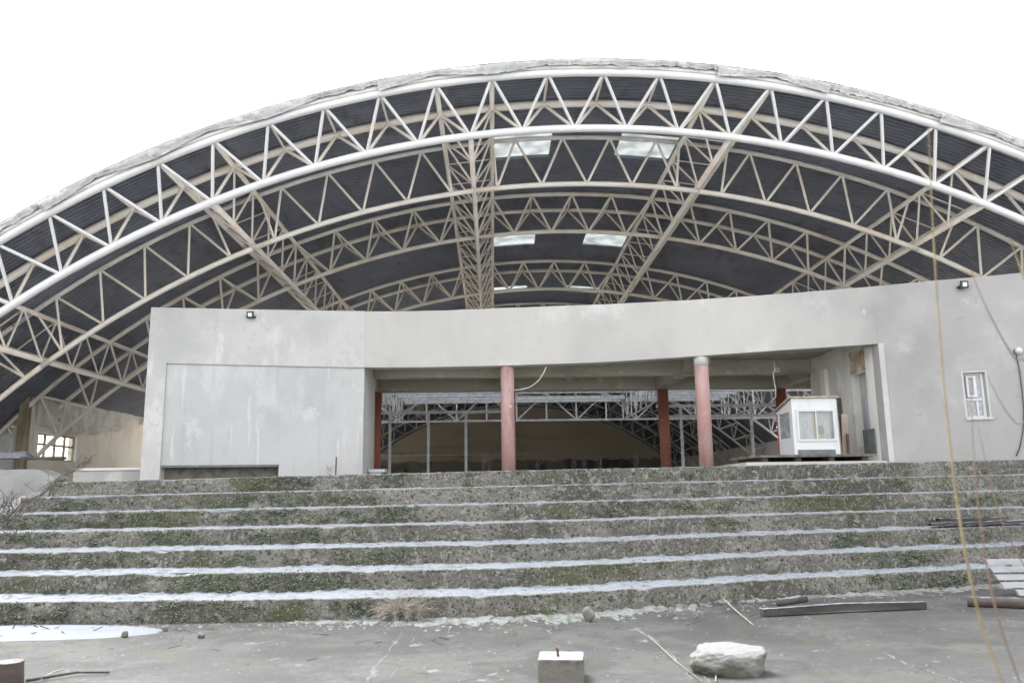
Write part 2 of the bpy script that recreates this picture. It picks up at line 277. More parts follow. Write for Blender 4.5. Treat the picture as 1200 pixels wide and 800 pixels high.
# raised floor of the hall
g = MB()
xs = [-8.15+i*.4 for i in range(0, 58)]
top = [(-40, 17.2), (-8.3, 17.2), (-8.2, 15.7)] + [(x, step_y(7, x)+.5) for x in xs] + [(40, 18)]
n = len(top)
g.add([(x, y, .30+.0126*max(min(x,12),-8)) for x, y in top]+[(x, 140, .30+.0126*max(min(x,12),-8)) for x, y in top], [(i, i+1, n+i+1, n+i) for i in range(n-1)])
g.add([(x, y, .30+.0126*max(min(x,12),-8)) for x, y in top]+[(x, y, -EYE-.3) for x, y in top], [(i+1, i, n+i, n+i+1) for i in range(n-1)])
tag(g.build('hall_floor', M['inner_floor']), kind='structure')

# ------------------------------------------------------------------ the steps
st = thing('terrace_steps', (1, 13, -EYE), 'long flight of seven mossy concrete steps with frost on every tread', 'steps')
XL = -8.2; NX = 560
def XE(k): return XL-.13*(7-k)
for k in range(1, 8):
    s = MB(); xl = XE(k)
    def fn(i, j, k=k, xl=xl):
        X = xl+(14-xl)*i/NX; zt = step_z(k, X); zb = step_z(k-1, X)-.03 if k > 1 else -EYE-.05; y = step_y(k, X)
        chip = max(0, N(X*2.1, k*7.7)-.32)*.09+max(0, N(X*7, k*3.1)-.38)*.07
        jt = min(abs((X+k*1.37+.4*N(k*2.2)) % 3.4-1.7)*1.0, .5); jt = .03*max(0, 1-jt/.05)
        rz = .010*N(X*1.7, k*5)+.006*N(X*6, k*9)-chip                      # worn edge
        if j <= 8:
            t = j/8; z = zb+(zt-zb-.012)*t
            y2 = y+.022*N(X*1.1, z*3, k)+.014*N(X*6, z*9, k)+.012*N(X*17, z*20, k)-.02*(1-t)+jt+chip*1.2*t*t
            return (X, y2, z+rz*t)
        t = (j-9)/5; d = .018+t*(tread(X)+.12 if k < 7 else .7)
        return (X, y+d+.03*N(X*1.1, zt*3, k)*(1-t)+.015*N(X*6, zt*9, k)*(1-t)+chip*1.2*max(0,1-t*3), zt+(rz+chip)*(1-t)-chip*max(0,1-t*3)-jt*.5*max(0,1-t*3)+.008*N(X*4, d*8, k))
    s.grid(fn, NX, 14)
    # left end face
    zt = step_z(k, xl); y = step_y(k, xl)
    s.add([(xl-.03, y+.02, -EYE), (xl-.03, y+.02, zt), (xl-.03, y+1.2, zt), (xl-.03, y+1.2, -EYE)], [(0,1,2,3)])
    s.build('step', M['step'], st)
# frost and old snow lying at the back of every tread
fr = MB()
for k in range(0, 7):
    NXF = 900; NW = 9
    def fr_fn(i, j, k=k):
        X = XE(k)+.04+(14-XE(k)-.04)*i/NXF; tw = tread(X)
        bz = step_z(k, X)
        jag = .32+.16*N(X*1.3, k*7.1)+.14*N(X*5, k*3)+.10*N(X*15, k)
        w0 = tw*max(.12, min(.86, (.44 if k < 4 else .52)+jag*.95-.26*max(0, N(X*.55, k*13.)))); t = j/NW
        y = step_y(k+1, X)+.02-w0*(1-t)
        hgt = (.016+.030*max(0, N(X*2.3, k*4.7)+.25)+.026*max(0, N(X*9, t*4, k))+.012*N(X*24, t*9, k))*min(1, t*5)*(.95 if k < 4 else .6)
        if t > .7: hgt += (.7 if k < 4 else .4)*(.05*max(0, N(X*5.5, k*11.)+.1)+.025*max(0, N(X*18, k*7.)))
        return (X, y, bz-.012+hgt+.004)
    if k > 0: fr.grid(fr_fn, NXF, NW)
tag(fr.build('frost_on_steps', M['snow'], smooth=True), 'crust of white frost and old snow along the back of the step treads', 'frost', kind='stuff')
# frost crust and frozen moss where the bottom step meets the plaza
fr = MB(); NXF = 1000
def fr0(i, j):
    X = -7.5+21*i/NXF; t = j/8
    ex = interp([(-8,.12),(-3.2,.12),(-2.2,.34),(-1.2,.58),(0,.50),(1.3,.66),(2.4,.45),(3.4,.2),(4.6,.28),(5.6,.36),(7,.55),(9,.6)], X)
    w0 = ex*max(.15, 1+.6*N(X*1.7, 2)+.7*N(X*6, 5)+.5*N(X*16, 9))
    y = step_y(1, X)+.03-w0*(1-t)
    hgt = (.01+.05*max(0, N(X*3, y*4))+.035*max(0, N(X*10, y*10)+.1)+.015*N(X*25, y*25))*min(1, t*4)
    if X < -2.6: hgt *= .35
    return (X, y, -EYE-.008+hgt)
fr.grid(fr0, NXF, 8)
for q in range(520):        # loose crumbs of it out on the slabs
    X = random.choice([random.gauss(.6, 1.6), random.gauss(-1.5, .8), random.uniform(-5, 7)]); y = step_y(1, X)-.1-abs(random.gauss(0, .35)); r = random.uniform(.008, .04)
    pts = [(X+r*math.cos(a)*random.uniform(.6,1.5), y+r*math.sin(a)*random.uniform(.6,1.2), -EYE-.005) for a in [i*math.pi/3 for i in range(6)]]
    b = len(fr.v); fr.v += [Vector(p) for p in pts]+[Vector((X, y, -EYE+r*random.uniform(.3,.8)))]
    fr.f += [(b+i, b+(i+1) % 6, b+6) for i in range(6)]
tag(fr.build('frost_crust', M['rimefrost'], smooth=True), 'lumpy greenish frost crust along the foot of the bottom step', 'frost', kind='stuff')
# flat sheet of thin snow on the slabs at the left
sn = MB(); NA = 90
cx0, cy0 = -6.5, 10.75
def ice(i, j):
    a = 2*math.pi*i/NA; t = j/8
    rx = 2.55*(1+.08*N(math.cos(a)*1.5, math.sin(a)*1.5)+.05*N(math.cos(a)*6, math.sin(a)*6)); ry = .66*(1+.12*N(math.cos(a)*1.7, 3+math.sin(a)*1.7))
    x = cx0+rx*t*math.cos(a); y = cy0+ry*t*math.sin(a)
    return (x, y, -EYE+.016*(1-t**6)+.004*N(x*4, y*4)-.006*(t**8)+.006)
sn.grid(ice, NA, 8)
tag(sn.build('snow_patch', mat('thin_bluish_snow', (.128,.144,.172), [((.10,.114,.138), 3, .5, .72, (.4,1.5,1), 5), ((.1,.1,.105,.8), 3.3, .69, .72, (.3,2.5,1), 5)], .7, [(40,.3,.01)]), smooth=True), 'flat sheet of bluish snow on the plaza at the foot of the steps', 'snow', kind='stuff')
# moss cushions on risers and edges
mo = MB()
def clump(c, r, nl, out):
    for q in range(nl):
        d = Vector((random.gauss(0,1), random.gauss(0,1)*.5+out, random.gauss(0,1)*.7+.3)).normalized()
        p = c+Vector((random.gauss(0,r*.5), random.uniform(-r*.5, 0), random.gauss(0,r*.32)))
        a = d.orthogonal().normalized(); b = d.cross(a); sz = r*random.uniform(.16,.38)
        an = random.uniform(0, 6.3); a2 = a*math.cos(an)+b*math.sin(an); b2 = d.cross(a2)
        n0 = len(mo.v)
        mo.v += [p+a2*sz, p+b2*sz*.7, p-a2*sz, p-b2*sz*.7, p+d*sz*.75]
        mo.f += [(n0, n0+1, n0+4), (n0+1, n0+2, n0+4), (n0+2, n0+3, n0+4), (n0+3, n0, n0+4)]
for k in range(1, 8):
    for q in range(2600):
        X = random.uniform(XL+.1, 11); t = random.random()
        zone = interp([(-7.6,.14),(-5.5,.20),(-3,.16),(-1.5,-.04),(1.5,-.10),(3,-.02),(5,.08),(8,.06),(11,-.02)], X)
        if k <= 2 and X > 0: zone -= .03
        if k >= 6 and X < -4.5: zone -= .18
        if N(X*.9, k*6.3)*.55+N(X*3.1, k*2.7, t*1.5)*.45+zone < .17+.2*abs(t-.35)+random.gauss(0,.035): continue
        zt = step_z(k, X); zb = step_z(k-1, X) if k > 1 else -EYE
        c = Vector((X, step_y(k, X)-.012, zb+.02+(zt-zb-.03)*t))
        clump(c, random.uniform(.018,.06), random.randint(6,13), -.9)
tag(mo.build('moss_on_steps', M['moss']), 'frosted green moss cushions growing on the risers of the steps', 'moss', kind='stuff')

# flank wall left of the steps
fl = MB()
def flw(i, j):
    X = -16+7.76*i/60; z = -EYE+.0+(interp([(-16,2.18),(-8.6,2.16),(-8.4,2.06),(-8.2,1.98)], X))*j/20
    return (X, 15.9+.03*N(X*1.5, z*2)+.01*N(X*7, z*7), z)
fl.grid(flw, 60, 20)
fl.grid(lambda i, j: (-16+7.76*i/60, 15.9+j*.55, -EYE+interp([(-16,2.18),(-8.6,2.16),(-8.4,2.06),(-8.2,1.98)], -16+7.76*i/60)+.02*N(i*.4, j)), 60, 1)
fl.grid(lambda i, j: (-8.24, 15.9+j*.55, -EYE+1.9*i), 1, 1)
fw_ = fl.build('flank_wall', mat('weathered_flank_render', (.25,.247,.24), [((.19,.19,.183), .8, .45, .6, ONE, 5), ((.34,.34,.333), 1.1, .55, .66, ONE, 6), ((.085,.085,.068,.8), 2.2, .58, .70, ONE, 6)], .9, [(18,.4,.02)]))
tag(fw_, 'low weathered pale concrete wall beside the left end of the steps', 'wall')
# sloping concrete kerb down the left end of the steps
kb = MB()
for k in range(1, 8):
    y = step_y(k, XL); z = step_z(k, XL); XK = XE(k)
    kb.hexa([(XK-.40, y-.02, -EYE), (XK-.035, y-.02, -EYE), (XK-.035, y+.70, -EYE), (XK-.40, y+.70, -EYE)],
            [(XK-.40, y-.02, z-.24), (XK-.035, y-.02, z-.24), (XK-.035, y+.70, z+.04), (XK-.40, y+.70, z+.04)])
tag(kb.build('side_kerb', mat('worn_kerb_concrete', (.22,.215,.205), [((.12,.12,.10), 1.4, .45, .62, ONE, 5), ((.32,.32,.315), 2.2, .58, .66, ONE, 5)], .9, [(18,.4,.02)])), 'narrow sloping pale concrete kerb closing the left end of the steps', 'kerb')

# ------------------------------------------------------------------ roof geometry
XC, ZC, RT = 2.504, -14.842, 24.536
DA, S, W_, HT = 18.0, 8.124, 1.59, 1.037
RB = RT-HT
PAN = 3.1
A0 = -1.1                                          # angle of a bottom node
def arc(a, r, Y): return Vector((XC+r*math.sin(R_(a)), Y, ZC+r*math.cos(R_(a))))
bot = [A0+PAN*i for i in range(-17, 18)]            # bottom nodes
topn = [a-PAN/2 for a in bot]+[bot[-1]+PAN/2]
RR = RT+.21
def arch(i, label, mats, full):
    Y = DA+i*S
    m0, m1, m2, mw = mats
    t = thing('arch_truss', arc(0, RB, Y+W_/2), label, 'roof truss', 'arched roof trusses of the hall')
    rc, rw = (.095, .041) if i == 0 else (.070, .038)
    def fine(r, y): return [arc(a, r, y) for a in [bot[0]-PAN+j*PAN/2 for j in range(2*len(bot)+3)]]
    if not full:
        m = MB()
        for r, y in ((RT, Y), (RT, Y+W_), (RB, Y+W_/2)): m.tube(fine(r, y), rc, 6)
        for a in bot:
            b = arc(a, RB, Y+W_/2)
            for da in (-PAN/2, PAN/2):
                for yy in (Y, Y+W_): m.tube([b, arc(a+da, RT, yy)], .05, 5, False)
        m.build('lattice', m0, t); return
    for r, y, mm in ((RT, Y, m0), (RT, Y+W_, m1), (RB, Y+W_/2, m2)):
        m = MB(); m.tube(fine(r, y), rc, 14); m.build('chord', mm, t, smooth=True)
    rest = MB(); nn = 0
    for a in bot:
        b = arc(a, RB, Y+W_/2); vis = -47 < a < 26.5
        for da in (-PAN/2, PAN/2):
            for yy in (Y, Y+W_):
                p = arc(a+da, RT, yy)
                mm = mw if yy == Y else m1
                if vis and nn < 100: strut('web_member', b, p, rw, mm, t); nn += 1
                else: rest.tube([b, p], rw, 6, False)
    o = rest.build('web_member', mw, t); o['kind'] = 'stuff'
    for a in topn:
        if a < -48 or a > 28: continue
        strut('cross_bar', arc(a, RT, Y), arc(a, RT, Y+W_), .032, m1, t)
        if i == 0: strut('stub_post', arc(a, RT, Y), arc(a, RR+.05, Y-.0), .034, m0, t)
pf, pd, pg = M['paint_front'], M['paint_dusty'], M['paint_grey']
arch(0, 'white triangular tube arch truss along the front edge of the big roof', (pf, pd, pf, pf), True)
arch(1, 'dusty cream arch truss, the second big arch behind the front edge', (pd, pd, pd, pd), True)
arch(2, 'dusty brownish arch truss just above the grey lintel, third big arch from the front', (pd, pd, pd, pd), True)
for i, nm in enumerate(('fourth', 'fifth', 'sixth', 'seventh', 'eighth', 'ninth')):
    arch(3+i, ('dim steel arch truss deep in the hall, %s from the roof front' % nm) if nm != 'ninth' else 'far steel arch truss close to the end wall, seen through the opening', (pg, pg, pg, pg), False)

# lengthwise trusses
LANG = [A0-PAN*12, A0-PAN*7, A0-PAN*2, A0+PAN*3, A0+PAN*8]
LLAB = ['pale lengthwise roof truss at the far left, low above the beige side wall',
        'pale lengthwise roof truss slanting down behind the top of the blank white block',
        'dense pale lengthwise roof truss in the middle of the roof, left of the skylights',
        'pale lengthwise roof truss right of the skylights, slanting down to the left',
        'pale lengthwise roof truss at the right, slanting down behind the grey wall']
PL = S/5
for a, lab in zip(LANG, LLAB):
    t = thing('lengthwise_truss', arc(a, RB, DA), lab, 'roof truss', 'lengthwise roof trusses')
    yend = DA+8*S+1
    for aa, r, nm in ((a-PAN/2, RT-.02, 'chord'), (a+PAN/2, RT-.02, 'chord'), (a, RB-.03, 'chord')):
        m = MB(); m.tube([arc(aa, r, DA+.05 if r > RB else DA+W_/2), arc(aa, r, yend)], .064 if r > RB else .070, 12); m.build(nm, pg if nm == 'x' else pd, t, smooth=True)
    rest = MB(); nn = 0
    for j in range(41):
        yb = DA+W_/2+j*PL; b = arc(a, RB, yb)
        for da in (-PAN/2, PAN/2):
            for dy in (-PL/2, PL/2):
                p = arc(a+da, RT, yb+dy)
                if nn < 88: strut('web_member', b, p, .030, pd, t); nn += 1
                else: rest.tube([b, p], .028, 5, False)
        if j < 22: strut('cross_bar', arc(a-PAN/2, RT, yb-PL/2), arc(a+PAN/2, RT, yb-PL/2), .022, pd, t)
    rest.build('web_member', pd, t)['kind'] = 'stuff'

# flat lattice beams following the arch half-way along the first bay
YB = 21.8; RBT = RT+.07; RBB = RB-.27
BL = [(-16, -12, 'at the far left, beyond the first lengthwise truss'), (-12, -7, 'in the left part of the first roof bay'), (-7, -2, 'left of the middle of the first roof bay'),
      (-2, 3, 'in front of the two skylights'), (3, 8, 'right of the skylights'), (8, 13, 'at the far right above the wall with the small window')]
for i0, i1, lab in BL:
    a0 = A0+PAN*i0; a1 = A0+PAN*i1; t = thing('lattice_beam', arc((a0+a1)/2, RBB, YB), 'flat curved lattice beam under the roof '+lab, 'roof beam', 'curved lattice beams in the first bay')
    for r, rr in ((RBT, .066), (RBB, .072)):
        m = MB(); m.tube([arc(a0+.03+(a1-a0-.06)*q/12, r, YB) for q in range(13)], rr, 12); m.build('chord', pg if r == RBT else pd, t, smooth=True)
    nd_ = 5; da = (a1-a0)/nd_
    for q in range(nd_):
        b = arc(a0+da*(q+.5), RBB, YB)
        for e in (0, 1):
            tp = a0+da*(q+e)
            tp = min(max(tp, a0+1.6), a1-1.6)
            strut('web_member', b, arc(tp, RBT, YB), .036, pd, t)

# roof covering: corrugated sheet in flat strips between the arch nodes, with translucent panels let in
roof = thing('barrel_roof', arc(0, RR, 50), 'huge arched roof of dark corrugated sheet with a torn pale edge', 'roof')
angs = [bot[0]-PAN*1.5+PAN*i/2 for i in range(2*len(bot)+6)]
def roof_pt(a, Y, dz=0):     # polygonal section: straight between top nodes
    k = math.floor((a-topn[0])/PAN+1e-6); a_l = topn[0]+k*PAN; f = (a-a_l)/PAN
    p = arc(a_l, RR, Y)*(1-f)+arc(a_l+PAN, RR, Y)*f
    return p+Vector((math.sin(R_(a)), 0, math.cos(R_(a))))*dz
SKY = [(y, y2, s0, s1) for y, y2 in ((21.7,23.35),(30.7,32.35),(39.2,40.45)) for s0, s1 in ((-5.75,-1.75),(2.8,6.6))]
edges_y = [17.86]; prof = [.045]
y = 17.86; pitch = .16; q = 0
while y < 46:
    for dy, h in ((.05, .045), (.075, -.045), (.135, -.045), (.16, .045)):
        edges_y.append(y+dy); prof.append(h)
    y += pitch
while y < 88: y += 2; edges_y.append(y); prof.append(0)
aset = sorted(set([round(a, 4) for a in [topn[0]-PAN+PAN*i for i in range(len(topn)+3)]]+[s for k in SKY for s in k[2:]]))
rs = MB(); base = len(rs.v)
for Yv, h in zip(edges_y, prof):
    for a in aset: rs.v.append(roof_pt(a, Yv, h))
na = len(aset)
for i in range(len(edges_y)-1):
    ym = (edges_y[i]+edges_y[i+1])/2
    for j in range(na-1):
        am = (aset[j]+aset[j+1])/2
        if (35 < ym < 52 and -41.5 < am < -27) or (ym > 26.7 and am < -45.4) or (ym < 38 and am > 33) or (ym < 54 and am > 40) or am > 47: continue  # includes unseen gaps left in both sides to let daylight into the hall
        if any(k[0] < ym < k[1] and k[2] < am < k[3] for k in SKY): continue
        rs.f.append((i*na+j, i*na+j+1, (i+1)*na+j+1, (i+1)*na+j))
rs.build('roof_sheet', M['roof'], roof)
for k in SKY:
    m = MB(); m.grid(lambda i, j: roof_pt(k[2]-.12+(k[3]-k[2]+.24)*i/6, k[0]-.05+(k[1]-k[0]+.1)*j/6, .035), 6, 6); m.build('skylight', M['skylight'], roof)
# purlins carrying the sheet just behind the front edge
m = MB(); m.tube([roof_pt(a, 17.93, -.09) for a in topn], .05, 6); m.build('edge_purlin', M['paint_grey'], roof)
# torn felt along the front edge, one ragged strip per bay
fe = MB()
for i in range(len(topn)-1):
    a_, b_ = topn[i], topn[i+1]; n = 26
    sag = random.uniform(.0, .10); full_ = random.random()
    top_j = lambda u: .04+.012*N(i*3+u*7)
    def ff(ii, jj):
        u = ii/n; a = a_+(b_-a_)*u
        lowb = -.02-.10*(.35+.65*full_)-.06*N(i*9+u*5, 2)-.05*N(i*5+u*17, 4)
        if full_ < .35: lowb = -.02-.05-.16*(u if i % 2 else 1-u)-.03*N(i*5+u*15)
        hgt = top_j(u)+(lowb-top_j(u))*jj/5
        d = .02*N(i*4+u*5, jj*.5)+.006*N(i*4+u*18, jj*.9)
        return roof_pt(a, 17.80+d-.02*math.sin(jj), hgt)
    fe.grid(ff, n, 5)
    fe.grid(lambda ii, jj: roof_pt(a_+(b_-a_)*ii/n, 17.79+jj*.35, max(.05, .052+.012*N(i*3+ii/n*7))), n, 1)
fe.build('edge_felt', M['felt'], roof)

# ------------------------------------------------------------------ the building under the roof
FP = [(-8.57,20.45),(-6.05,20.79),(-3.47,21.09),(-1.7,21.10),(.52,20.77),(2.69,20.5),(4.8,20.1),(6.79,19.56),(8.63,18.92),(10.3,18.24),(11.9,17.6),(16,16.0)]
def FY(X): return interp(FP, X) if X < -3.4 else sum(interp(FP, X+d) for d in (-.6,-.3,0,.3,.6))/5
def onF(x, y):               # where a pixel ray meets the facade line
    lo, hi = 10, 24
    for _ in range(40):
        m_ = (lo+hi)/2; p = at(x, y, m_)
        if p.y < FY(p.x): lo = m_
        else: hi = m_
    return at(x, y, lo)
ZT = 4.65; FZ = .30
bld = thing('entrance_building', (0, 21, FZ), 'grey rendered entrance building with a wide pillared opening and blank white block', 'building')
def cwall(name, mt, Xa, Xb, zb, zt, d0, d1, n=24, parent=None):
    m = MB(); g_ = []
    for i in range(n+1):
        X = Xa+(Xb-Xa)*i/n; z0 = zb(X) if callable(zb) else zb; z1 = zt(X) if callable(zt) else zt
        g_.append([(X, FY(X)+d0, z0), (X, FY(X)+d0, z1), (X, FY(X)+d1, z1), (X, FY(X)+d1, z0)])
    b = len(m.v)
    for r in g_: m.v += [Vector(p) for p in r]
    for i in range(n):
        for j in range(4):
            j2 = (j+1) % 4; m.f.append((b+i*4+j2, b+i*4+j, b+(i+1)*4+j, b+(i+1)*4+j2))
    m.f.append((b, b+1, b+2, b+3)); m.f.append((b+n*4+3, b+n*4+2, b+n*4+1, b+n*4))
    return m.build(name, mt, parent or bld)
# blank block on the left: frame wall and recessed panel with a low slot
X0, X1 = -8.57, -3.30
pz = onF(195, 425.5); XP = pz.x; ZP = pz.z; ZPr = onF(418, 430.5).z
zp = lambda X: ZP+(ZPr-ZP)*(X-XP)/(X1-XP)
cwall('wall', M['render_white'], X0, XP, FZ-.4, ZT, 0, .35, 2)
cwall('wall', M['render_white'], XP, X1, zp, ZT+.0, 0, .35, 8)
ps = onF(193, 545); pe = onF(326, 545)
cwall('panel', M['panel'], XP, pe.x, ps.z, zp, .05, .33, 8)
cwall('panel', M['panel'], pe.x, X1, FZ-.4, zp, .05, .33, 8)
cwall('slot_back', M['block'], XP, pe.x, FZ-.4, ps.z, .30, .40, 2)
cwall('slot_trim', M['board_grey'], XP+.02, pe.x-.02, ps.z-.055, ps.z-.003, .03, .28, 2)
m = MB(); m.box(X0, X0+.35, FY(X0)+.36, 22.6, FZ-.4, ZT-.01); m.build('wall', M['render_white'], bld)
m = MB(); m.box(X1-.36, X1-.01, FY(X1)+.36, 23.2, FZ-.4, ZT-.02); m.build('wall', M['render_white'], bld)
m = MB(); m.box(X0+.36, X1-.37, FY(X1)+.34, 22.6, 4.05, 4.3); m.box(X0+.36, X1-.37, 22.4, 22.6, FZ-.4, 4.04); m.build('flat_roof', M['beam'], bld)
# curved band over the opening
zo = lambda X: interp([(-3.3,3.17),(.5,3.14),(2.7,3.15),(5.3,3.22),(7,3.255),(8.9,3.26)], X)
XJ = onF(1029, 405).x
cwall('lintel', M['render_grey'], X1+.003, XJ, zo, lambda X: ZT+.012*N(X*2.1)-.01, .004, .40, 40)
# right wall with its window
wa = onF(1128, 437); wb = onF(1155, 436); wc = onF(1159, 488.5)
WX0, WX1, WZ1, WZ0 = wa.x, (wb.x+wc.x)/2, wa.z, wc.z
ztr = lambda X: ZT+.012*N(X*2.1)-.01
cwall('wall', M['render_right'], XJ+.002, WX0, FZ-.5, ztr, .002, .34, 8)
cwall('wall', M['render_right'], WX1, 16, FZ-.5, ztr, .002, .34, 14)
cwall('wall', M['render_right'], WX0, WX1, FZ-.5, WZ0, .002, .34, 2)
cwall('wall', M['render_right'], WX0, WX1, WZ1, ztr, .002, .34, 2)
cwall('jamb_trim', M['render_white'], XJ+.004, XJ+.11, FZ-.4, lambda X: 3.27, -.012, .0, 2)
# window: frame, two sashes, panes
wn = MB()
def fbox(m, X0_, X1_, z0, z1, d0, d1):
    m.hexa([(X0_, FY(X0_)+d0, z0), (X1_, FY(X1_)+d0, z0), (X1_, FY(X1_)+d1, z0), (X0_, FY(X0_)+d1, z0)],
           [(X0_, FY(X0_)+d0, z1), (X1_, FY(X1_)+d0, z1), (X1_, FY(X1_)+d1, z1), (X0_, FY(X0_)+d1, z1)])
wr = MB(); wd = WX1-WX0; wh = WZ1-WZ0
for a_, b_, c_, d_ in ((0,.06,0,wh),(wd-.05,wd,0,wh),(.06,wd-.05,0,.05),(.06,wd-.05,wh-.05,wh),(.06,wd-.05,wh*.38,wh*.38+.06)):
    fbox(wr, WX0+a_+.003, WX0+b_-.003, WZ0+c_+.003, WZ0+d_-.003, .10, .18)
win = wr.build('window', M['pvc'], bld)
m = MB(); fbox(m, WX0+.06, WX1-.05, WZ0+.05, WZ0+wh*.38, .13, .132); m.build('pane', M['glass_dull'], win)
m = MB(); fbox(m, WX0+.06, WX1-.05, WZ0+wh*.38+.06, WZ1-.05, .13, .132); m.build('pane', M['glass_dull'], win)
m = MB()
for a_, b_, c_, d_ in ((.075,.115,wh*.46,wh-.07),(wd-.20,wd-.15,wh*.46,wh-.07),(.115,wd-.20,wh*.46,wh*.46+.04),(.115,wd-.20,wh-.11,wh-.07),(wd-.18,wd-.15,.05,wh*.37)):
    fbox(m, WX0+a_, WX0+b_, WZ0+c_, WZ0+d_, .06, .099)
m.build('sash', M['pvc'], win)
m = MB(); fbox(m, WX0-.03, WX1+.04, WZ0-.05, WZ0-.002, -.04, .10); m.build('sill', M['render_white'], win)
m = MB(); fbox(m, WX0-.03, WX1+.05, WZ0-.2, WZ1+.2, 1.2, 1.25); m.build('room_screen', M['whitewash'], bld)
for a_ in (0,):   # thin plaster lip round the opening
    m = MB(); fbox(m, WX0-.03, WX0-.002, WZ0-.04, WZ1+.03, -.006, .03); fbox(m, WX0-.002, WX1+.03, WZ1+.002, WZ1+.03, -.006, .03); fbox(m, WX1+.002, WX1+.03, WZ0-.04, WZ1, -.006, .03)
    m.build('window_surround', M['render_white'], bld)
# return wall on the right of the opening with a door recess
YR0 = FY(XJ)+.345; YR1 = 23.0
DY0, DY1 = 19.55, 20.35; DZ = 2.72
m = MB(); m.box(XJ+.01, XJ+.25, YR0-.3, DY0, FZ-.4, 3.55); m.box(XJ+.01, XJ+.25, DY1, YR1, FZ-.4, 3.55); m.box(XJ+.01, XJ+.25, DY0, DY1, DZ, 3.55)
m.build('wall', M['whitewash'], bld)
m = MB(); m.box(XJ+.0, XJ+.009, DY0-.02, DY1+.02, DZ+.02, 3.3); m.build('stained_patch', mat('brown_stained_plaster', (.36,.29,.2), [((.5,.45,.38), 3, .45, .6, ONE, 5), ((.2,.15,.1), 6, .55, .65, ONE, 5)], .9), bld)
m = MB(); m.grid(lambda i, j: (XJ+.20+.03*math.sin(j*1.7), DY0+(DY1-DY0)*j/16, .95+(DZ-.95)*i/8), 8, 16); m.build('door_sheet', M['curtain'], bld, smooth=True)
m = MB(); m.box(XJ+.255, XJ+.30, DY0-.1, DY1+.1, FZ-.4, DZ+.1); m.build('door', M['whitewash'], bld)
m = MB(); m.box(XJ+.02, XJ+.20, DY0+.02, DY1-.02, FZ-.3, .95); m.build('door', M['whitewash'], bld)
m = MB(); m.box(XJ-.04, XJ-.01, DY0-.25, DY0+.32, .75, 1.33); m.build('notice_board', M['board_grey'], bld)
m = MB(); m.box(XJ-.10, XJ+.008, 21.75, 22.05, FZ-.4, 3.1); m.build('pilaster', M['cream'], bld)
m = MB(); m.box(XJ+.26, 17, 22.8, 23.0, FZ-.4, 4.0); m.box(XJ+.26, 17, 18.9, 22.79, 4.0, 4.2); m.build('flat_roof', M['beam'], bld)
# porch: slab, beams, columns
ZBm = 3.10
m = MB()
xs_ = [X1+.0+(XJ+.6-X1)*i/20 for i in range(21)]
lowv = [(x, FY(x)+.405, 3.56) for x in xs_]+[(x, 27.6, 3.56) for x in xs_]
hiv = [(x, y_, 3.8) for x, y_, _ in lowv]
b = 0; m.add(lowv, [(i, i+21, i+22, i+1) for i in range(20)]); m.add(hiv, [(i, i+1, i+22, i+21) for i in range(20)])
m.box(-5.2, X1-.003, 23.3, 27.6, 3.57, 3.8); m.box(XJ+.602, 14, 23.1, 27.6, 3.57, 3.8)
m.build('ceiling_slab', M['beam'], bld)
for y0, y1, zb in ((22.85,23.2,ZBm+.03),(25.85,26.2,ZBm)):
    m = MB(); m.box(-5.0 if y0 > 25 else X1+.005, 13 if y0 > 25 else XJ-.005, y0, y1, zb, 3.558); m.build('beam', M['beam'], bld, bevel=.02)
for xb in (-3.72, .40, 5.32, 9.2):
    m = MB(); ya = FY(xb)+.41 if xb < 8 else 23.21
    if xb < -3: ya = 23.22
    if ya < 22.8: m.box(xb-.17, xb+.17, ya, 22.845, ZBm-.01, 3.557)
    m.box(xb-.17, xb+.17, 23.205, 25.845, ZBm-.01, 3.557); m.build('beam', M['beam'], bld, bevel=.02)
def column(x, y, zt, mt, r, cap=False):
    m = MB(); m.tube([(x, y, FZ-.05+.0126*x), (x, y, zt-.003)], r, 28); o = m.build('column', mt, bld, smooth=False)
    me = o.data
    for p in me.polygons: p.use_smooth = len(p.vertices) == 4
    if cap:
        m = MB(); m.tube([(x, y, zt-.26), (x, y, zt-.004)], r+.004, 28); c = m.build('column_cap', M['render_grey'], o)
        for p in c.data.polygons: p.use_smooth = len(p.vertices) == 4
    return o
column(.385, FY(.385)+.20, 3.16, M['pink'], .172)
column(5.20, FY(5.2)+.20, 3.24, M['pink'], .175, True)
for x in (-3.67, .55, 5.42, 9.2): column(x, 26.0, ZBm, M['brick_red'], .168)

# low ledges either side of the blank block
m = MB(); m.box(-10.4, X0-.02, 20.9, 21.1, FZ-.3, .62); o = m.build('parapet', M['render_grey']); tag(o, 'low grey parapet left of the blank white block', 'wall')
m2 = MB(); m2.box(-10.42, X0-.01, 20.86, 21.14, .622, .68); m2.build('coping', M['whitewash'], o)
m = MB(); m.box(X1+.02, -2.85, 22.0, 22.6, .52, .60); m.box(X1+.04, -2.95, 22.05, 22.5, .28, .515); o = m.build('cabinet', M['pvc']); tag(o, 'small white box unit with a flat top beside the edge of the white block', 'cabinet')

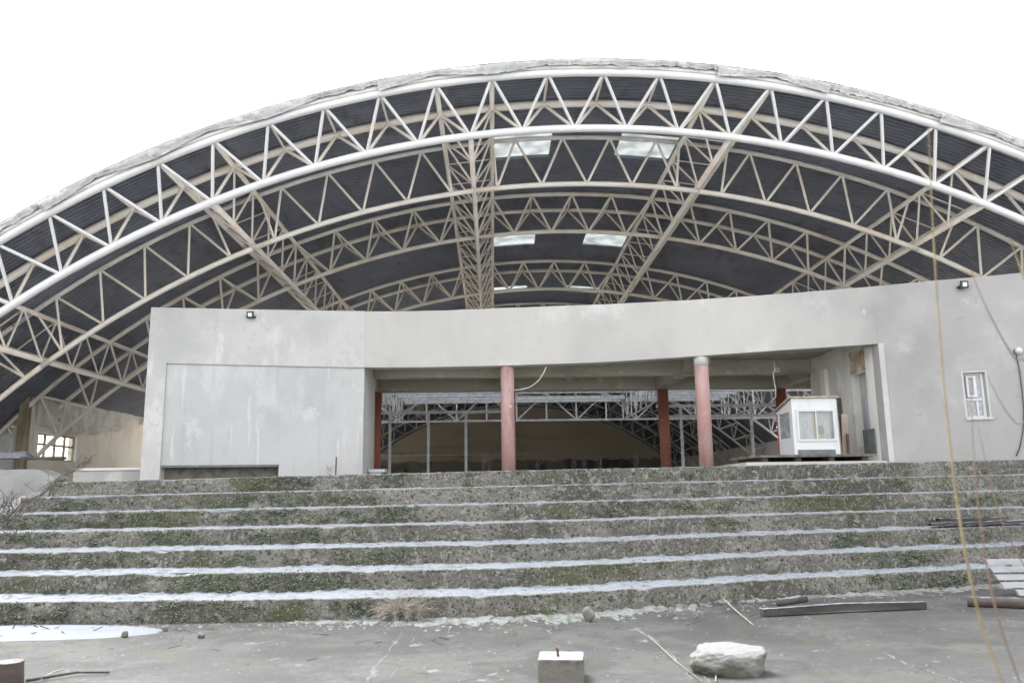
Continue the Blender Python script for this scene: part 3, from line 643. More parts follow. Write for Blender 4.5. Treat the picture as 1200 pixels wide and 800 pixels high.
# ------------------------------------------------------------------ hall enclosure
SX = -14.5
sw = thing('side_wall', (SX, 40, FZ), 'beige side wall of the hall with a bright grid window, left of the white block', 'wall')
w0 = at(43, 508, 26.7); WY0, WY1, WWZ0, WWZ1 = 26.75, 29.25, 1.17, 2.02
def zside(Y): return 3.35
m = MB(); m.box(SX-.3, SX, 26.2, WY0, FZ-.3, zside(0)); m.box(SX-.3, SX, WY1, 37, FZ-.3, zside(0)); m.box(SX-.3, SX, 37, 84, FZ-.3, .95); m.box(SX-.3, SX, 37, 84, 3.1, zside(0)); [m.box(SX-.301, SX+.001, yy, yy+.9, .951, 3.099) for yy in range(42, 84, 6)]; m.box(SX-.3, SX, WY0, WY1, FZ-.3, WWZ0); m.box(SX-.3, SX, WY0, WY1, WWZ1, zside(0))  # rear stretch left open between piers, out of view, to admit daylight
m.build('wall', M['cream'], sw)
m = MB()
for i in range(5):
    yy = WY0+(WY1-WY0)*i/4; m.box(SX-.16, SX-.10, yy-.03 if i else yy, yy+.03 if i < 4 else yy, WWZ0, WWZ1)
m.box(SX-.159, SX-.101, WY0, WY1, WWZ0, WWZ0+.05); m.box(SX-.159, SX-.101, WY0, WY1, WWZ1-.05, WWZ1); m.box(SX-.161, SX-.099, WY0, WY1, WWZ0+.47, WWZ0+.53)
wf = m.build('window', M['post_green'], sw)
m = MB(); m.box(SX-.135, SX-.125, WY0, WY1, WWZ0, WWZ1); m.build('pane', M['glass'], wf)
m = MB()     # torn plaster curtain hanging from the top of the wall
def torn(i, j):
    Y = 26.4+17*i/80; zl = interp([(26,2.35),(28.5,2.05),(31,2.3),(32.5,2.5),(33.3,3.0),(36,3.1),(44,3.1)], Y)+.09*N(Y*1.7)+.04*N(Y*6)
    z = 3.6+(zl-3.6)*j/8
    return (SX+.03+.05*(1+N(Y*1.4, z*2))*(1 if j else .2), Y, z)
m.grid(torn, 80, 8); m.build('loose_plaster', M['plaster_torn'], sw, smooth=True)
m = MB(); m.tube([(SX+.15, 26.2+i*.9, 3.62+.03*N(i*.8)) for i in range(30)], .09, 6); m.build('eaves_pipe', M['wood_dark'], sw)
ew = MB(); ew.add([arc(-56, RR-.05, 26.3), (SX-.2, 26.3, FZ-.4), (SX-.2, 26.3, 3.5), (SX-.7, 26.3, 3.05), (SX-1.5, 26.3, 2.2), (SX-2.2, 26.3, 1.2), (SX-2.8, 26.3, .2), (-17.4, 26.3, FZ-.4)], [(1,2,3,4,5,6,7)])
ew.v = [v for v in ew.v]; n0 = len(ew.v); ew.v += [v+Vector((0,.25,0)) for v in ew.v]; ew.f += [(8+7,8+6,8+5,8+4,8+3,8+2,8+1), (1,9,10,2), (2,10,11,3), (3,11,12,4), (4,12,13,5)]
tag(ew.build('end_wall', M['whitewash']), 'white end wall stub at the far left beside the mossy post', 'wall')
m = MB(); m.box(-14.78, -14.50, 26.0, 26.25, FZ-.3, 3.45); tag(m.build('mossy_post', M['post_green'], bevel=.02), 'greenish mossy post at the corner of the white end wall', 'post')
m = MB(); m.box(19.5, 19.8, 56, 84, FZ-.3, 3.35); tag(m.build('side_wall', M['cream']), 'dim side wall far right inside the hall behind the truss feet', 'wall')  # nearer stretch of this side left open, unseen, so daylight reaches the hall
gb = thing('back_wall', (2.5, 84.3, FZ), 'dark beige back wall seen far through the pillared opening', 'wall')
m = MB(); pts = [arc(a, RB-.2, 84.4) for a in [-54+i*2 for i in range(55)]]; n = len(pts)
m.add(pts+[Vector((p.x, 84.4, FZ-.5)) for p in pts], [(i, i+1, n+i+1, n+i) for i in range(n-1)]); m.build('wall', M['backwall'], gb)
m = MB(); p2 = [arc(a, RR+.1, 84.45) for a in [-54+i*2 for i in range(55)]]
m.add([p+Vector((0,.02,0)) for p in pts]+p2, [(i, i+1, n+i+1, n+i) for i in range(n-1)]); m.build('gable_sheet', M['roof'], gb)
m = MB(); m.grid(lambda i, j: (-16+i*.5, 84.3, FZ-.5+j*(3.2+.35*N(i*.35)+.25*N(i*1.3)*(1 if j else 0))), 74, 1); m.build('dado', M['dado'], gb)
m = MB(); m.box(-12, 6, 84.2, 84.28, 3.55, 3.72); m.build('wall_rail', M['plaster_torn'], gb)

# light steel framework behind the columns
def flat_truss(m, p0, p1, h, npan, r=.035):
    p0 = Vector(p0); p1 = Vector(p1); u = Vector((0,0,h))
    m.tube([p0, p1], r*1.25, 6); m.tube([p0+u, p1+u], r*1.25, 6)
    for i in range(npan+1):
        a = p0+(p1-p0)*i/npan; m.tube([a, a+u], r, 5)
        if i < npan:
            b = p0+(p1-p0)*(i+1)/npan
            m.tube([a+u, b] if i % 2 else [a, b+u], r*.9, 5)
YT = 34.4; ZTB = 2.87
ct = thing('steel_truss', (1, YT, ZTB), 'pale flat steel truss spanning crosswise behind the pillars', 'truss')
m = MB(); flat_truss(m, (-9.0, YT, ZTB), (16, YT, ZTB-.0), 1.15, 20); m.build('lattice', M['zinc'], ct)
for i, (x, lab) in enumerate(((-3.75, 'left'), (5.45, 'middle'), (9.6, 'right'), (-6.9, 'far left'))):
    m = MB(); flat_truss(m, (x, 27.0, ZTB-.02), (x, YT-.1, ZTB-.02), 1.05, 7, .024)
    tag(m.build('steel_truss', M['zinc']), {'left':'flat steel truss running back beside the left red column','middle':'flat steel truss running back beside the red column right of centre','right':'flat steel truss running back above the white booth','far left':'flat steel truss running back close behind the edge of the white block'}[lab], 'truss', 'flat steel trusses running back')
def purlin(x0, x1, y, z, lab):
    m = MB(); m.box(x0, x1, y-.03, y+.03, z-.075, z+.075); m.box(x0, x1, y-.10, y-.032, z-.075, z-.06); m.box(x0, x1, y-.10, y-.032, z+.06, z+.075)
    tag(m.build('purlin', M['zinc']), lab, 'purlin', 'galvanised purlins of the inner frame')
for i, y in enumerate((30.7, 31.9, 33.1, 34.2)):
    purlin(-3.65, .5, y, 3.66, 'galvanised purlin left of the central pink pillar, %s row from the front' % ('first','second','third','last')[i])
    purlin(5.55, 9.5, y, 3.66, 'galvanised purlin right of the red column, %s row from the front' % ('first','second','third','last')[i])
    if i > 1: purlin(.55, 5.35, y, 3.66, 'galvanised purlin right of the central pink pillar, %s row of two' % ('front' if i == 2 else 'rear'))
    purlin(-8.2, -3.9, y, 3.66, 'galvanised purlin behind the edge of the white block, %s row from the front' % ('first','second','third','last')[i])
def stud(name_lab, xs, Y, zr, x0, x1, second=None):
    t = thing('stud_frame', ((x0+x1)/2, Y, FZ), name_lab, 'steel frame')
    m = MB(); m.box(x0, x1, Y-.04, Y+.04, zr-.05, zr+.05); m.build('rail', M['zinc'], t)
    if second: m = MB(); m.box(x0, x1, Y-.03, Y+.03, second-.04, second+.04); m.build('rail', M['zinc'], t)
    for x in xs:
        m = MB(); m.box(x-.045, x+.045, Y-.045, Y+.045, FZ-.1, zr-.052); m.build('post', M['zinc'], t)
YS = 28.6
stud('grey steel stud frame with three posts left of the central pink pillar', [at(457, 510, YS).x, at(502, 510, YS).x, at(546, 510, YS).x], YS, at(500, 483, YS).z, -4.9, .3)
stud('grey steel stud frame with two posts behind the right pink pillar', [at(799, 510, YS).x, at(881, 500, YS).x], YS, at(840, 475, YS).z, 5.7, 10.5, at(840, 487, YS).z)

# ------------------------------------------------------------------ lamps, camera, cables on the walls
def flood(x, y, label):
    p = onF(x, y); s = .085; t = thing('floodlight', (p.x, p.y, p.z), label, 'floodlight')
    m = MB(); m.box(-s, s, -.03, .03, -s, s, c=(p.x, p.y-.13, p.z), rx=R_(10)); b_ = m.build('casing', M['black'], t, bevel=.008)
    m = MB(); m.box(-s*.55, s*.55, -.036, -.031, -s*.5, s*.55, c=(p.x, p.y-.13, p.z), rx=R_(10)); m.build('lens', M['lens'], t)
    m = MB(); m.box(p.x-.1, p.x+.1, p.y-.02, p.y-.002, p.z-.07, p.z-.03); m.box(p.x-.105, p.x-.09, p.y-.14, p.y-.004, p.z-.06, p.z-.02); m.box(p.x+.09, p.x+.105, p.y-.14, p.y-.004, p.z-.06, p.z-.02); m.build('bracket', M['black'], t)
flood(295, 370, 'small black floodlight high on the blank white block')
flood(1126, 335, 'small black floodlight at the top of the grey right wall')
p = onF(1190, 412); t = thing('wall_camera', p, 'small white dome lamp on the right wall with a black cable below it', 'wall lamp')
m = MB(); m.tube([p+Vector((0,-.12,0))+Vector((0,0,.075))*math.cos(a) for a in [math.pi*i/10 for i in range(11)]], [max(.004, .075*math.sin(math.pi*i/10)) for i in range(11)], 14); m.build('dome', M['pvc'], t, smooth=True)
m = MB(); m.box(p.x-.05, p.x+.05, p.y-.07, p.y-.002, p.z-.05, p.z+.05); m.build('mount', M['board_grey'], t)
m = MB(); m.tube([onF(x, y)+Vector((0,-.025,0)) for x, y in ((1190,416),(1194,435),(1197,458),(1199,480),(1198,505),(1194,525),(1190,534))], .012, 6); tag(m.build('cable', M['cable'], smooth=True), 'black cable hanging loosely down the right wall under the white dome', 'cable')
m = MB(); m.tube([(at(x, y, 20.6)) for x, y in ((640,430),(637,437),(631,446),(622,453),(612,456),(603,457))], .012, 6); tag(m.build('cable', M['cable_pale'], smooth=True), 'pale loose cable hanging under the lintel beside the central pink pillar', 'cable')
m = MB(); m.tube([(at(x, y, 20.5)) for x, y in ((907,424),(908,433),(912,436),(913,432),(909,431),(906,437),(907,446),(909,456),(909,466))], .014, 6); tag(m.build('cable', M['cable_pale'], smooth=True), 'curled pale cable hanging from the porch ceiling above the booth', 'cable')

# ------------------------------------------------------------------ white booth on a bed of planks
KY = 19.0
def kp(x, y, Y=KY): return at(x, y, Y)
a_ = kp(927.5, 467); b_ = kp(980, 465); c_ = kp(984.5, 532); d_ = kp(931, 534.5)
KX0, KX1 = (a_.x+d_.x)/2-.0, (b_.x+c_.x)/2; KZ0, KZ1 = (c_.z+d_.z)/2, (a_.z+b_.z)/2; KD = 1.05
bt = thing('booth', ((KX0+KX1)/2, KY+KD/2, KZ0), 'small white wooden booth with a framed window and dark roof edge', 'booth')
kw = KX1-KX0; kh = KZ1-KZ0; T = .05
q0 = kp(935, 482); q1 = kp(978, 514); WX_0, WX_1, WZ_0, WZ_1 = q0.x, q1.x, q1.z, q0.z
m = MB()
m.box(KX0, WX_0, KY, KY+T, KZ0, KZ1); m.box(WX_1, KX1, KY, KY+T, KZ0, KZ1); m.box(WX_0, WX_1, KY, KY+T, KZ0, WZ_0); m.box(WX_0, WX_1, KY, KY+T, WZ_1, KZ1)
m.build('front_wall', M['booth'], bt)
def side(x, hole):
    m = MB(); zb_ = KZ1-.22
    zt_ = lambda y: KZ1-.02-(y-KY)/KD*.22
    def pc(y0, y1, z0, z1f):
        m.hexa([(x, y0, z0), (x+T, y0, z0), (x+T, y1, z0), (x, y1, z0)], [(x, y0, z1f(y0)), (x+T, y0, z1f(y0)), (x+T, y1, z1f(y1)), (x, y1, z1f(y1))])
    ya, yb = KY+T+.002, KY+KD
    if hole:
        h0, h1 = ya+.13, yb-.14; pc(ya, h0, KZ0, zt_); pc(h1, yb, KZ0, zt_); pc(h0, h1, KZ0, lambda y: KZ0+.42); pc(h0, h1, KZ0+1.02, zt_)
    else: pc(ya, yb, KZ0, zt_)
    m.build('side_wall', M['booth'], bt)
side(KX0, True); side(KX1-T, False)
m = MB(); m.box(KX0+T+.002, KX1-T-.002, KY+KD-T, KY+KD, KZ0, KZ1-.26); m.build('rear_wall', M['booth'], bt)
m = MB(); m.hexa([(KX0-.06, KY-.06, KZ1+.0), (KX1+.04, KY-.06, KZ1+.0), (KX1+.04, KY+KD+.06, KZ1-.235), (KX0-.06, KY+KD+.06, KZ1-.235)], [(KX0-.06, KY-.06, KZ1+.035), (KX1+.04, KY-.06, KZ1+.035), (KX1+.04, KY+KD+.06, KZ1-.2), (KX0-.06, KY+KD+.06, KZ1-.2)])
m.build('roof', M['wood_raw'], bt)
m = MB()
for x0, x1, z0, z1 in ((WX_0-.05, WX_0, WZ_0-.05, WZ_1+.05), (WX_1, WX_1+.05, WZ_0-.05, WZ_1+.05), (WX_0, WX_1, WZ_0-.05, WZ_0), (WX_0, WX_1, WZ_1, WZ_1+.05), ((WX_0+WX_1)/2-.012, (WX_0+WX_1)/2+.012, WZ_0, WZ_1)):
    m.box(x0, x1, KY-.025, KY-.002, z0, z1)
wf = m.build('window', M['pvc'], bt)
m = MB(); m.box(WX_0, WX_1, KY+.02, KY+.026, WZ_0, WZ_1); m.build('pane', M['glass'], wf)
m = MB(); m.grid(lambda i, j: (WX_0+(WX_1-WX_0)*.50*i/20, KY+.14+.02*math.sin(i*1.3), WZ_0-.1+(WZ_1-WZ_0+.2)*j), 20, 1); m.grid(lambda i, j: (WX_1-(WX_1-WX_0)*.40*i/20, KY+.2+.02*math.sin(i*1.3), WZ_0-.1+(WZ_1-WZ_0+.2)*j), 20, 1); m.build('curtain', M['curtain_white'], bt)
m = MB(); m.box(WX_0+.39, WX_0+.50, KY+.1, KY+.12, WZ_0-.05, WZ_1); m.build('curtain', M['yellow'], bt)
m = MB(); m.box(WX_1-.32, WX_1-.2, KY+.1, KY+.13, WZ_0+.12, WZ_0+.32); m.build('picture', M['rust'], bt)
m = MB(); m.box(KX0+.015, KX0+.02, KY+.18, KY+KD-.14, KZ0+.42, KZ0+1.02); m.build('side_pane', M['glass_dull'], bt)
m = MB(); m.box(KX0+.08, KX1-.12, KY-.03, KY-.003, KZ0+.02, KZ0+.13); m.build('vent_board', M['board_grey'], bt)
m = MB(); m.box(KX0-.012, KX0-.003, KY+KD-.07, KY+KD-.02, KZ0-.2, KZ1-.3); m.build('corner_strip', mat('red_paint_strip', (.38,.04,.05), [((.3,.05,.05), 5, .4, .6, ONE, 3)], .6), bt)
# planks and pallets under it
pl = thing('plank_bed', (7.2, 19.4, .42), 'low bed of weathered planks with frost under the white booth', 'planks')
zz = KZ0
for i in range(6):
    m = MB(); yy = 18.35+i*.33; m.box(-1.35+random.uniform(-.2,.2), 1.42+random.uniform(-.1,.2), 0, .30, zz-.055, zz-.004, rz=R_(random.uniform(-1.5,1.5)), c=(7.1, yy, 0)); m.build('plank', M['block'], pl)
for i in range(4):
    m = MB(); m.box(6.0+i*.75, 6.12+i*.75, 18.4, 20.3, zz-.18, zz-.06); m.build('bearer', M['wood_dark'], pl)
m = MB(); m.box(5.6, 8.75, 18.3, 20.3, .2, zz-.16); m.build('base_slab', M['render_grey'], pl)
def plank_lean(px0, px1, y0, y1, Y, w_, mt, lab):
    m = MB(); a = at(px0, y0, Y); b = at(px1, y1, Y-.05); d = Vector((w_, 0, 0)); t_ = Vector((0, .03, 0))
    m.hexa([b, b+d, b+d+t_, b+t_], [a, a+d, a+d+t_, a+t_]); tag(m.build('board', mt), lab, 'board', 'boards leaning beside the booth')
plank_lean(981, 988, 466, 534, 19.9, .10, M['wood_dark'], 'dark board leaning between the booth and the white return wall, tallest of three')
plank_lean(986, 988, 485, 534, 19.4, .14, M['wood_raw'], 'pale wide board leaning just right of the white booth')
plank_lean(992, 994, 508, 534, 19.3, .05, M['rust'], 'short red-brown batten leaning right of the white booth')

# ------------------------------------------------------------------ loose things on the plaza
def rough_rock(name, c, sx, sy, sz, mt, seed, planes=None, nu=64, nv=34, parent=None, e=14, rg=1, big=1.25):
    m = MB(); rnd = random.Random(seed)
    pl_ = planes or [((rnd.gauss(0,1), rnd.gauss(0,1), rnd.gauss(0,.7)), rnd.uniform(.75,1)) for q in range(12)]
    pl_ = [(Vector(n).normalized(), h) for n, h in pl_]
    def fn(i, j):
        a = 2*math.pi*i/nu; b = math.pi*j/nv-math.pi/2
        d = Vector((math.cos(a)*math.cos(b), math.sin(a)*math.cos(b), math.sin(b)))
        acc = sum(max(0, n.dot(d)/h)**e for n, h in pl_); r = min(big, acc**(-1/e) if acc > 1e-60 else big)
        r *= 1+rg*.07*mn.noise(d*2.3+Vector((seed,0,0)))+rg*.04*mn.noise(d*6+Vector((0,seed,0)))+rg*.022*mn.noise(d*15)
        return Vector((d.x*sx*r, d.y*sy*r, d.z*sz*r))+Vector(c)
    m.grid(fn, nu, nv); return m.build(name, mt, parent, smooth=True)
p = gnd(862, 793); p = Vector((p.x, p.y+.18, 0))
o = rough_rock('boulder', (p.x, p.y, -EYE+.098), .335, .25, .172, M['rock'], 4.2, [((.06,-.16,1), .66), ((-.15,-1,-.22), .80), ((.6,-.8,.05), .86), ((1,-.1,-.15), .95), ((-.75,-.45,-.6), .84), ((-1,0,.3), 1.0), ((0,1,0), .9), ((-.6,.7,.1), .95), ((.6,.7,0), .95), ((0,0,-1), .70), ((-.5,-.8,.5), .80), ((.3,-.7,.75), .80)], 90, 48); tag(o, 'pale flat-topped boulder lying on the plaza', 'boulder')
bk = thing('concrete_block', (gnd(660,800).x, 7.75, -EYE), 'square concrete block with an iron pin in its frosted top', 'concrete block')
c = gnd(660, 800); z1 = at(660, 776, 7.62).z
ca, sa = math.cos(R_(-7)), math.sin(R_(-7)); rough_rock('block', (c.x, 7.72, -EYE+.095), .2, .2, .2, M['block'], 3.3, [((ca,sa,0), 1), ((-ca,-sa,0), 1), ((-sa,ca,0), .95), ((sa,-ca,0.03), .95), ((0,0,1), .52), ((0,0,-1), .55)], 120, 80, bk, 60, .28, 2)
m = MB(); m.tube([(c.x-.03, 7.68, -EYE+.19), (c.x-.035, 7.67, -EYE+.255), (c.x-.045, 7.66, -EYE+.275)], .012, 6); m.build('iron_pin', M['rust'], bk)
def log(pts, r, mt, label, cat, name, sq=False, seed=0):
    m = MB(); P_ = []
    for i in range(25):
        t = i/24*(len(pts)-1); k = min(int(t), len(pts)-2); f = t-k; P_.append(Vector(pts[k])*(1-f)+Vector(pts[k+1])*f)
    m.tube(P_, [r*(1+.12*N(i*.7, seed)) for i in range(25)], 4 if sq else 12); return tag(m.build(name, mt, smooth=not sq), label, cat)
a = gnd(893, 722); b = gnd(1084, 713)
log([(a.x, a.y, -EYE+.05), ((a.x+b.x)/2, (a.y+b.y)/2+.05, -EYE+.07), (b.x, b.y, -EYE+.05)], .064, M['wood_dark'], 'long dark weathered beam lying along the foot of the steps', 'beam', 'timber_beam', True)
a = gnd(912, 712); b = gnd(948, 710)
log([(a.x, a.y, -EYE+.07), (b.x, b.y+.1, -EYE+.09)], .05, M['wood_dark'], 'short dark piece of wood behind the left end of the long beam', 'wood piece', 'wood_piece', False, 3)
a = gnd(1134, 710); b = gnd(1230, 714)
log([(a.x, a.y, -EYE+.065), (b.x, b.y, -EYE+.07)], .07, M['wood_red'], 'brown round log lying at the foot of the steps below the white slats', 'log', 'log', False, 5)
# dark boards lying on a tread at the right
def on_step(k, x): # a point on tread k in the pixel column x
    for _ in range(30): pass
    Y = 14
    for _ in range(30): q_ = at(x, 600, Y); Y = step_y(k, q_.x)+.25
    return q_.x, Y
for k, xa, xb, dz, lab in ((3, 1085, 1195, .03, 'dark flat board lying along the third step at the right'), (3, 1098, 1178, .10, 'thinner dark board resting on another board on the third step')):
    xa_, ya_ = on_step(k, xa); xb_, yb_ = on_step(k, xb)
    if dz > .05: ya_ += .1; yb_ += .08
    m = MB(); za = step_z(k, xa_)+.035+dz; zb = step_z(k, xb_)+.035+dz
    NS = 14
    def bd(i, j):
        f = i/NS; x = xa_+(xb_-xa_)*f; y_ = ya_+(yb_-ya_)*f+.02*N(i*.6, dz*9); z_ = za+(zb-za)*f+.02*N(i*.5, 2+dz*9); w2 = .14*min(1, .35+f*2.5) if dz < .05 else .07
        q_ = [(-w2, -.022), (w2*.9, -.022), (w2*.9, .022), (-w2, .022), (-w2, -.022)][j]
        return (x, y_+q_[0]-.1, z_+q_[1])
    m.grid(bd, NS, 4); tag(m.build('board', M['wood_dark']), lab, 'board', 'dark boards on the steps')
# white slatted panel
sp = thing('slatted_panel', (8.0, 12.95, -EYE+.2), 'white slatted wooden panel tilted against the steps at the right edge', 'slatted panel')
org = at(1155, 655, 12.75)
for i in range(5):
    m = MB(); xoff = (0, .03, .065, .11, .30)[i]; zt_ = org.z-i*.108
    m.hexa([(org.x+xoff+.03, org.y-.02+i*-.05, zt_-.082), (org.x+1.7, org.y+.3-i*.05, zt_-.118), (org.x+1.7, org.y+.325-i*.05, zt_-.118), (org.x+xoff+.03, org.y+.005-i*.05, zt_-.082)],
           [(org.x+xoff, org.y+.02-i*.05, zt_), (org.x+1.7, org.y+.34-i*.05, zt_-.035), (org.x+1.7, org.y+.365-i*.05, zt_-.035), (org.x+xoff, org.y+.045-i*.05, zt_)])
    m.build('slat', M['wood_white'], sp, bevel=.005)
for dx in (.38, 1.2):
    m = MB(); m.hexa([(org.x+dx, org.y-.14, org.z-.58), (org.x+dx+.08, org.y-.13, org.z-.58), (org.x+dx+.08, org.y-.08, org.z-.58), (org.x+dx, org.y-.09, org.z-.58)],
                     [(org.x+dx, org.y+.14, org.z-.03), (org.x+dx+.08, org.y+.15, org.z-.03), (org.x+dx+.08, org.y+.2, org.z-.03), (org.x+dx, org.y+.19, org.z-.03)]); m.build('batten', M['wood_white'], sp)
# sawn stump at the lower left corner
p = gnd(2, 806); m = MB(); r_ = .13
m.tube([(p.x-.02, p.y+.1, -EYE-.01), (p.x-.02, p.y+.1, -EYE+.14), (p.x-.02, p.y+.1, -EYE+.205)], [r_*1.1, r_, r_*.97], 18); tag(m.build('stump', M['wood_red'], bevel=0), 'short sawn wooden stump standing at the lower left corner', 'stump')
# stones and scraps
def stone(x, y, r, lab, seed, tall=1):
    g_ = gnd(x, y); o = rough_rock('stone', (g_.x, g_.y, -EYE+r*.6*tall), r, r*.8, r*.8*tall, M['rock'], seed, None, 20, 12); tag(o, lab, 'stone')
stone(690, 727, .075, 'small upright stone in the frost at the foot of the steps', 1.1, 1.5)
stone(146, 746, .045, 'dark pebble beside the tip of the snow sheet', 2.7)
stone(193, 739, .04, 'small pebble right of the snow sheet near the bottom step', 5.2)
stone(236, 747, .045, 'small pale pebble on the plaza right of the snow sheet', 8.1)
def twig(pts, r, lab, mt=M['weed']):
    m = MB(); m.tube([gnd(x, y)+Vector((0,0,h)) for x, y, h in pts], [r*(1-.5*i/len(pts)) for i in range(len(pts))], 6); tag(m.build('twig', mt, smooth=True), lab, 'twig')
twig([(30,800,.02),(60,796,.03),(90,791,.03),(128,790,.02)], .016, 'long dark twig lying at the bottom left of the plaza')
twig([(48,798,.02),(62,791,.03),(76,787,.03)], .009, 'pale short twig crossing the long dark twig', M['straw'])
twig([(848,711,.12),(860,717,.05),(883,733,.01)], .012, 'pale stick lying left of the long dark beam', M['straw'])
twig([(760,745,.01),(790,775,.02),(822,800,.02)], .0045, 'pale stem lying in the slab joint left of the boulder', M['straw'])
twig([(838,783,.02),(839,792,.015),(839,800,.01)], .008, 'short straw standing against the left side of the boulder', M['straw'])
# debris: dry sticks beside the beam and rubble line in the joints as one mass
db = MB()
for q in range(120):
    X, y_ = random.choice([(random.gauss(3.2, .35), 0), (random.gauss(-5.8, 1), .5), (random.uniform(-4, 6), 1.5)]); Y = step_y(1, X)-.12-abs(random.gauss(0, .16+y_))
    a = random.uniform(0, 6.28); L_ = random.uniform(.04, .22); z_ = -EYE+.012
    db.tube([(X, Y, z_), (X+L_*math.cos(a), Y+L_*.6*math.sin(a), z_+random.uniform(0,.06))], random.uniform(.003,.007), 4)
tag(db.build('litter', M['weed']), 'scattered dry twigs and bits of stem on the plaza slabs', 'litter', kind='stuff')
gr = MB()
for q in range(2600):
    X = random.uniform(-6.5, 8.5); Y = random.uniform(6.8, 12.5) if random.random() < .5 else step_y(1, X)-abs(random.gauss(0, .5))-.05; r = random.choice([random.uniform(.004,.010), random.uniform(.004,.010), random.uniform(.008,.022)])
    if Y > step_y(1, X)-.03: continue
    b = len(gr.v); a0 = random.uniform(0, 6)
    zg = -EYE+.012*N(X*.6, Y*.6)+.004*N(X*3, Y*3)
    gr.v += [Vector((X+r*math.cos(a0+t)*random.uniform(.7,1.4), Y+r*math.sin(a0+t)*random.uniform(.7,1.4), zg-.003)) for t in (0,1.26,2.5,3.8,5)]+[Vector((X+random.gauss(0,r*.3), Y, zg+r*random.uniform(.4,1.0)))]
    gr.f += [(b+t, b+(t+1) % 5, b+5) for t in range(5)]
tag(gr.build('grit', M['rock']), 'small grit and crumbs strewn over the plaza concrete', 'grit', kind='stuff')
# joints in the slabs: sunk dark strips with frost crumbs
jn = MB()
def joint(pts, w_):
    L = []
    for (xa, ya), (xb, yb) in zip(pts, pts[1:]):
        for i in range(60):
            f = i/60; L.append(gnd(xa+(xb-xa)*f, ya+(yb-ya)*f))
    sd_ = pts[0][0]*.37
    for i in range(len(L)-1):
        d = (L[i+1]-L[i]); n_ = Vector((-d.y, d.x, 0)).normalized(); b = len(jn.v)
        for q, c_ in ((i, L[i]), (i+1, L[i+1])):
            w1 = w_*max(0, .26+1.1*N(q*.11, sd_)+.7*N(q*.45, sd_+3)); w2 = w_*max(0, .26+1.1*N(q*.12, sd_+9)+.7*N(q*.5, sd_+5))
            hz = .009+.006*N(q*.4, sd_)
            jn.v += [c_+n_*w1+Vector((0,0,-.004)), c_+n_*(w1*.3-w2*.3)+Vector((0,0,hz if w1+w2 > .01 else -.01)), c_-n_*w2+Vector((0,0,-.004))]
        jn.f += [(b, b+1, b+4, b+3), (b+1, b+2, b+5, b+4)]
joint([(472,740),(426,805)], .06); joint([(486,745),(452,805)], .016); joint([(745,735),(790,770),(815,800)], .035); joint([(762,745),(835,800)], .014)
joint([(930,716),(1010,752),(1060,776),(1130,800)], .022); joint([(640,738),(668,752)], .03)
tag(jn.build('joint_frost', mat('dirty_joint_frost', (.12,.125,.125), [((.06,.063,.055), 7, .45, .6, ONE, 6), ((.2,.21,.215), 16, .56, .66, ONE, 5)], .9, [(30,.8,.03)]), smooth=True), 'frost crumbs gathered in the joints between the plaza slabs', 'frost', kind='stuff')
# ------------------------------------------------------------------ plants
def blade(m, p, d, L, r, bend, n=6):
    pts = []; p = Vector(p); d = Vector(d).normalized()
    for i in range(n+1):
        pts.append(p.copy()); p = p+d*(L/n); d = (d+Vector((0,0,-bend/n))).normalized()
    m.tube(pts, [r*(1-.8*i/n) for i in range(n+1)], 4, False)
m = MB(); c = gnd(470, 728); c.y = step_y(1, c.x)-.12
for q in range(420):
    a = random.uniform(0, 6.28); e = random.uniform(.5, 2.6)
    blade(m, (c.x+random.gauss(0,.07), c.y+random.gauss(0,.04), -EYE), (math.cos(a), math.sin(a)*.6-.15, e), random.uniform(.26,.50), .0065, random.uniform(1.0, 2.4))
tag(m.build('grass_tuft', M['straw']), 'bleached drooping tuft of dry grass against the bottom step', 'grass tuft')
def weed(p, h, lab, n=6, grp='dry weeds on the top step'):
    m = MB(); p = Vector(p)
    for q in range(n):
        a = random.uniform(0, 6.28); top_ = p+Vector((random.gauss(0,.12)*h, random.gauss(0,.06), h*random.uniform(.5,1)))
        mid = (p+top_)/2+Vector((random.gauss(0,.05),0,0)); m.tube([p, mid, top_], [.004,.0032,.002], 4)
        for s_ in range(3):
            f = random.uniform(.3,1); b0 = p*(1-f)+top_*f; m.tube([b0, b0+Vector((random.gauss(0,.09), random.gauss(0,.05), random.uniform(.02,.14)))], .0018, 4)
    tag(m.build('dry_weed', M['weed']), lab, 'dry weed', grp)
for x, h, lab in ((574,.62,'leafless dry weed beside the left of the central pink pillar'), (567,.35,'shorter dry weed left of the leafless one by the central pillar'), (632,.3,'low dry weed right of the central pink pillar'), (672,.36,'dry weed in the middle of the opening, left of its taller neighbour'), (684,.42,'taller dry weed in the middle of the opening'), (706,.34,'dry weed left of the red column, third from the central pillar'), (749,.4,'thin dry weed just left of the red column'), (388,.32,'dry weed in front of the right end of the blank white block')):
    P_ = at(x, 553, 15.9); weed((P_.x, step_y(7, P_.x)+.3, step_z(7, P_.x)-.01), h*.8, lab, 3)
m = MB(); p = onF(395, 556); m.tube([(p.x, p.y-.2, FZ), (p.x+.01, p.y-.2, .88)], .018, 6); tag(m.build('iron_rod', M['rust']), 'short rusty rod standing in front of the right end of the white block', 'rod')
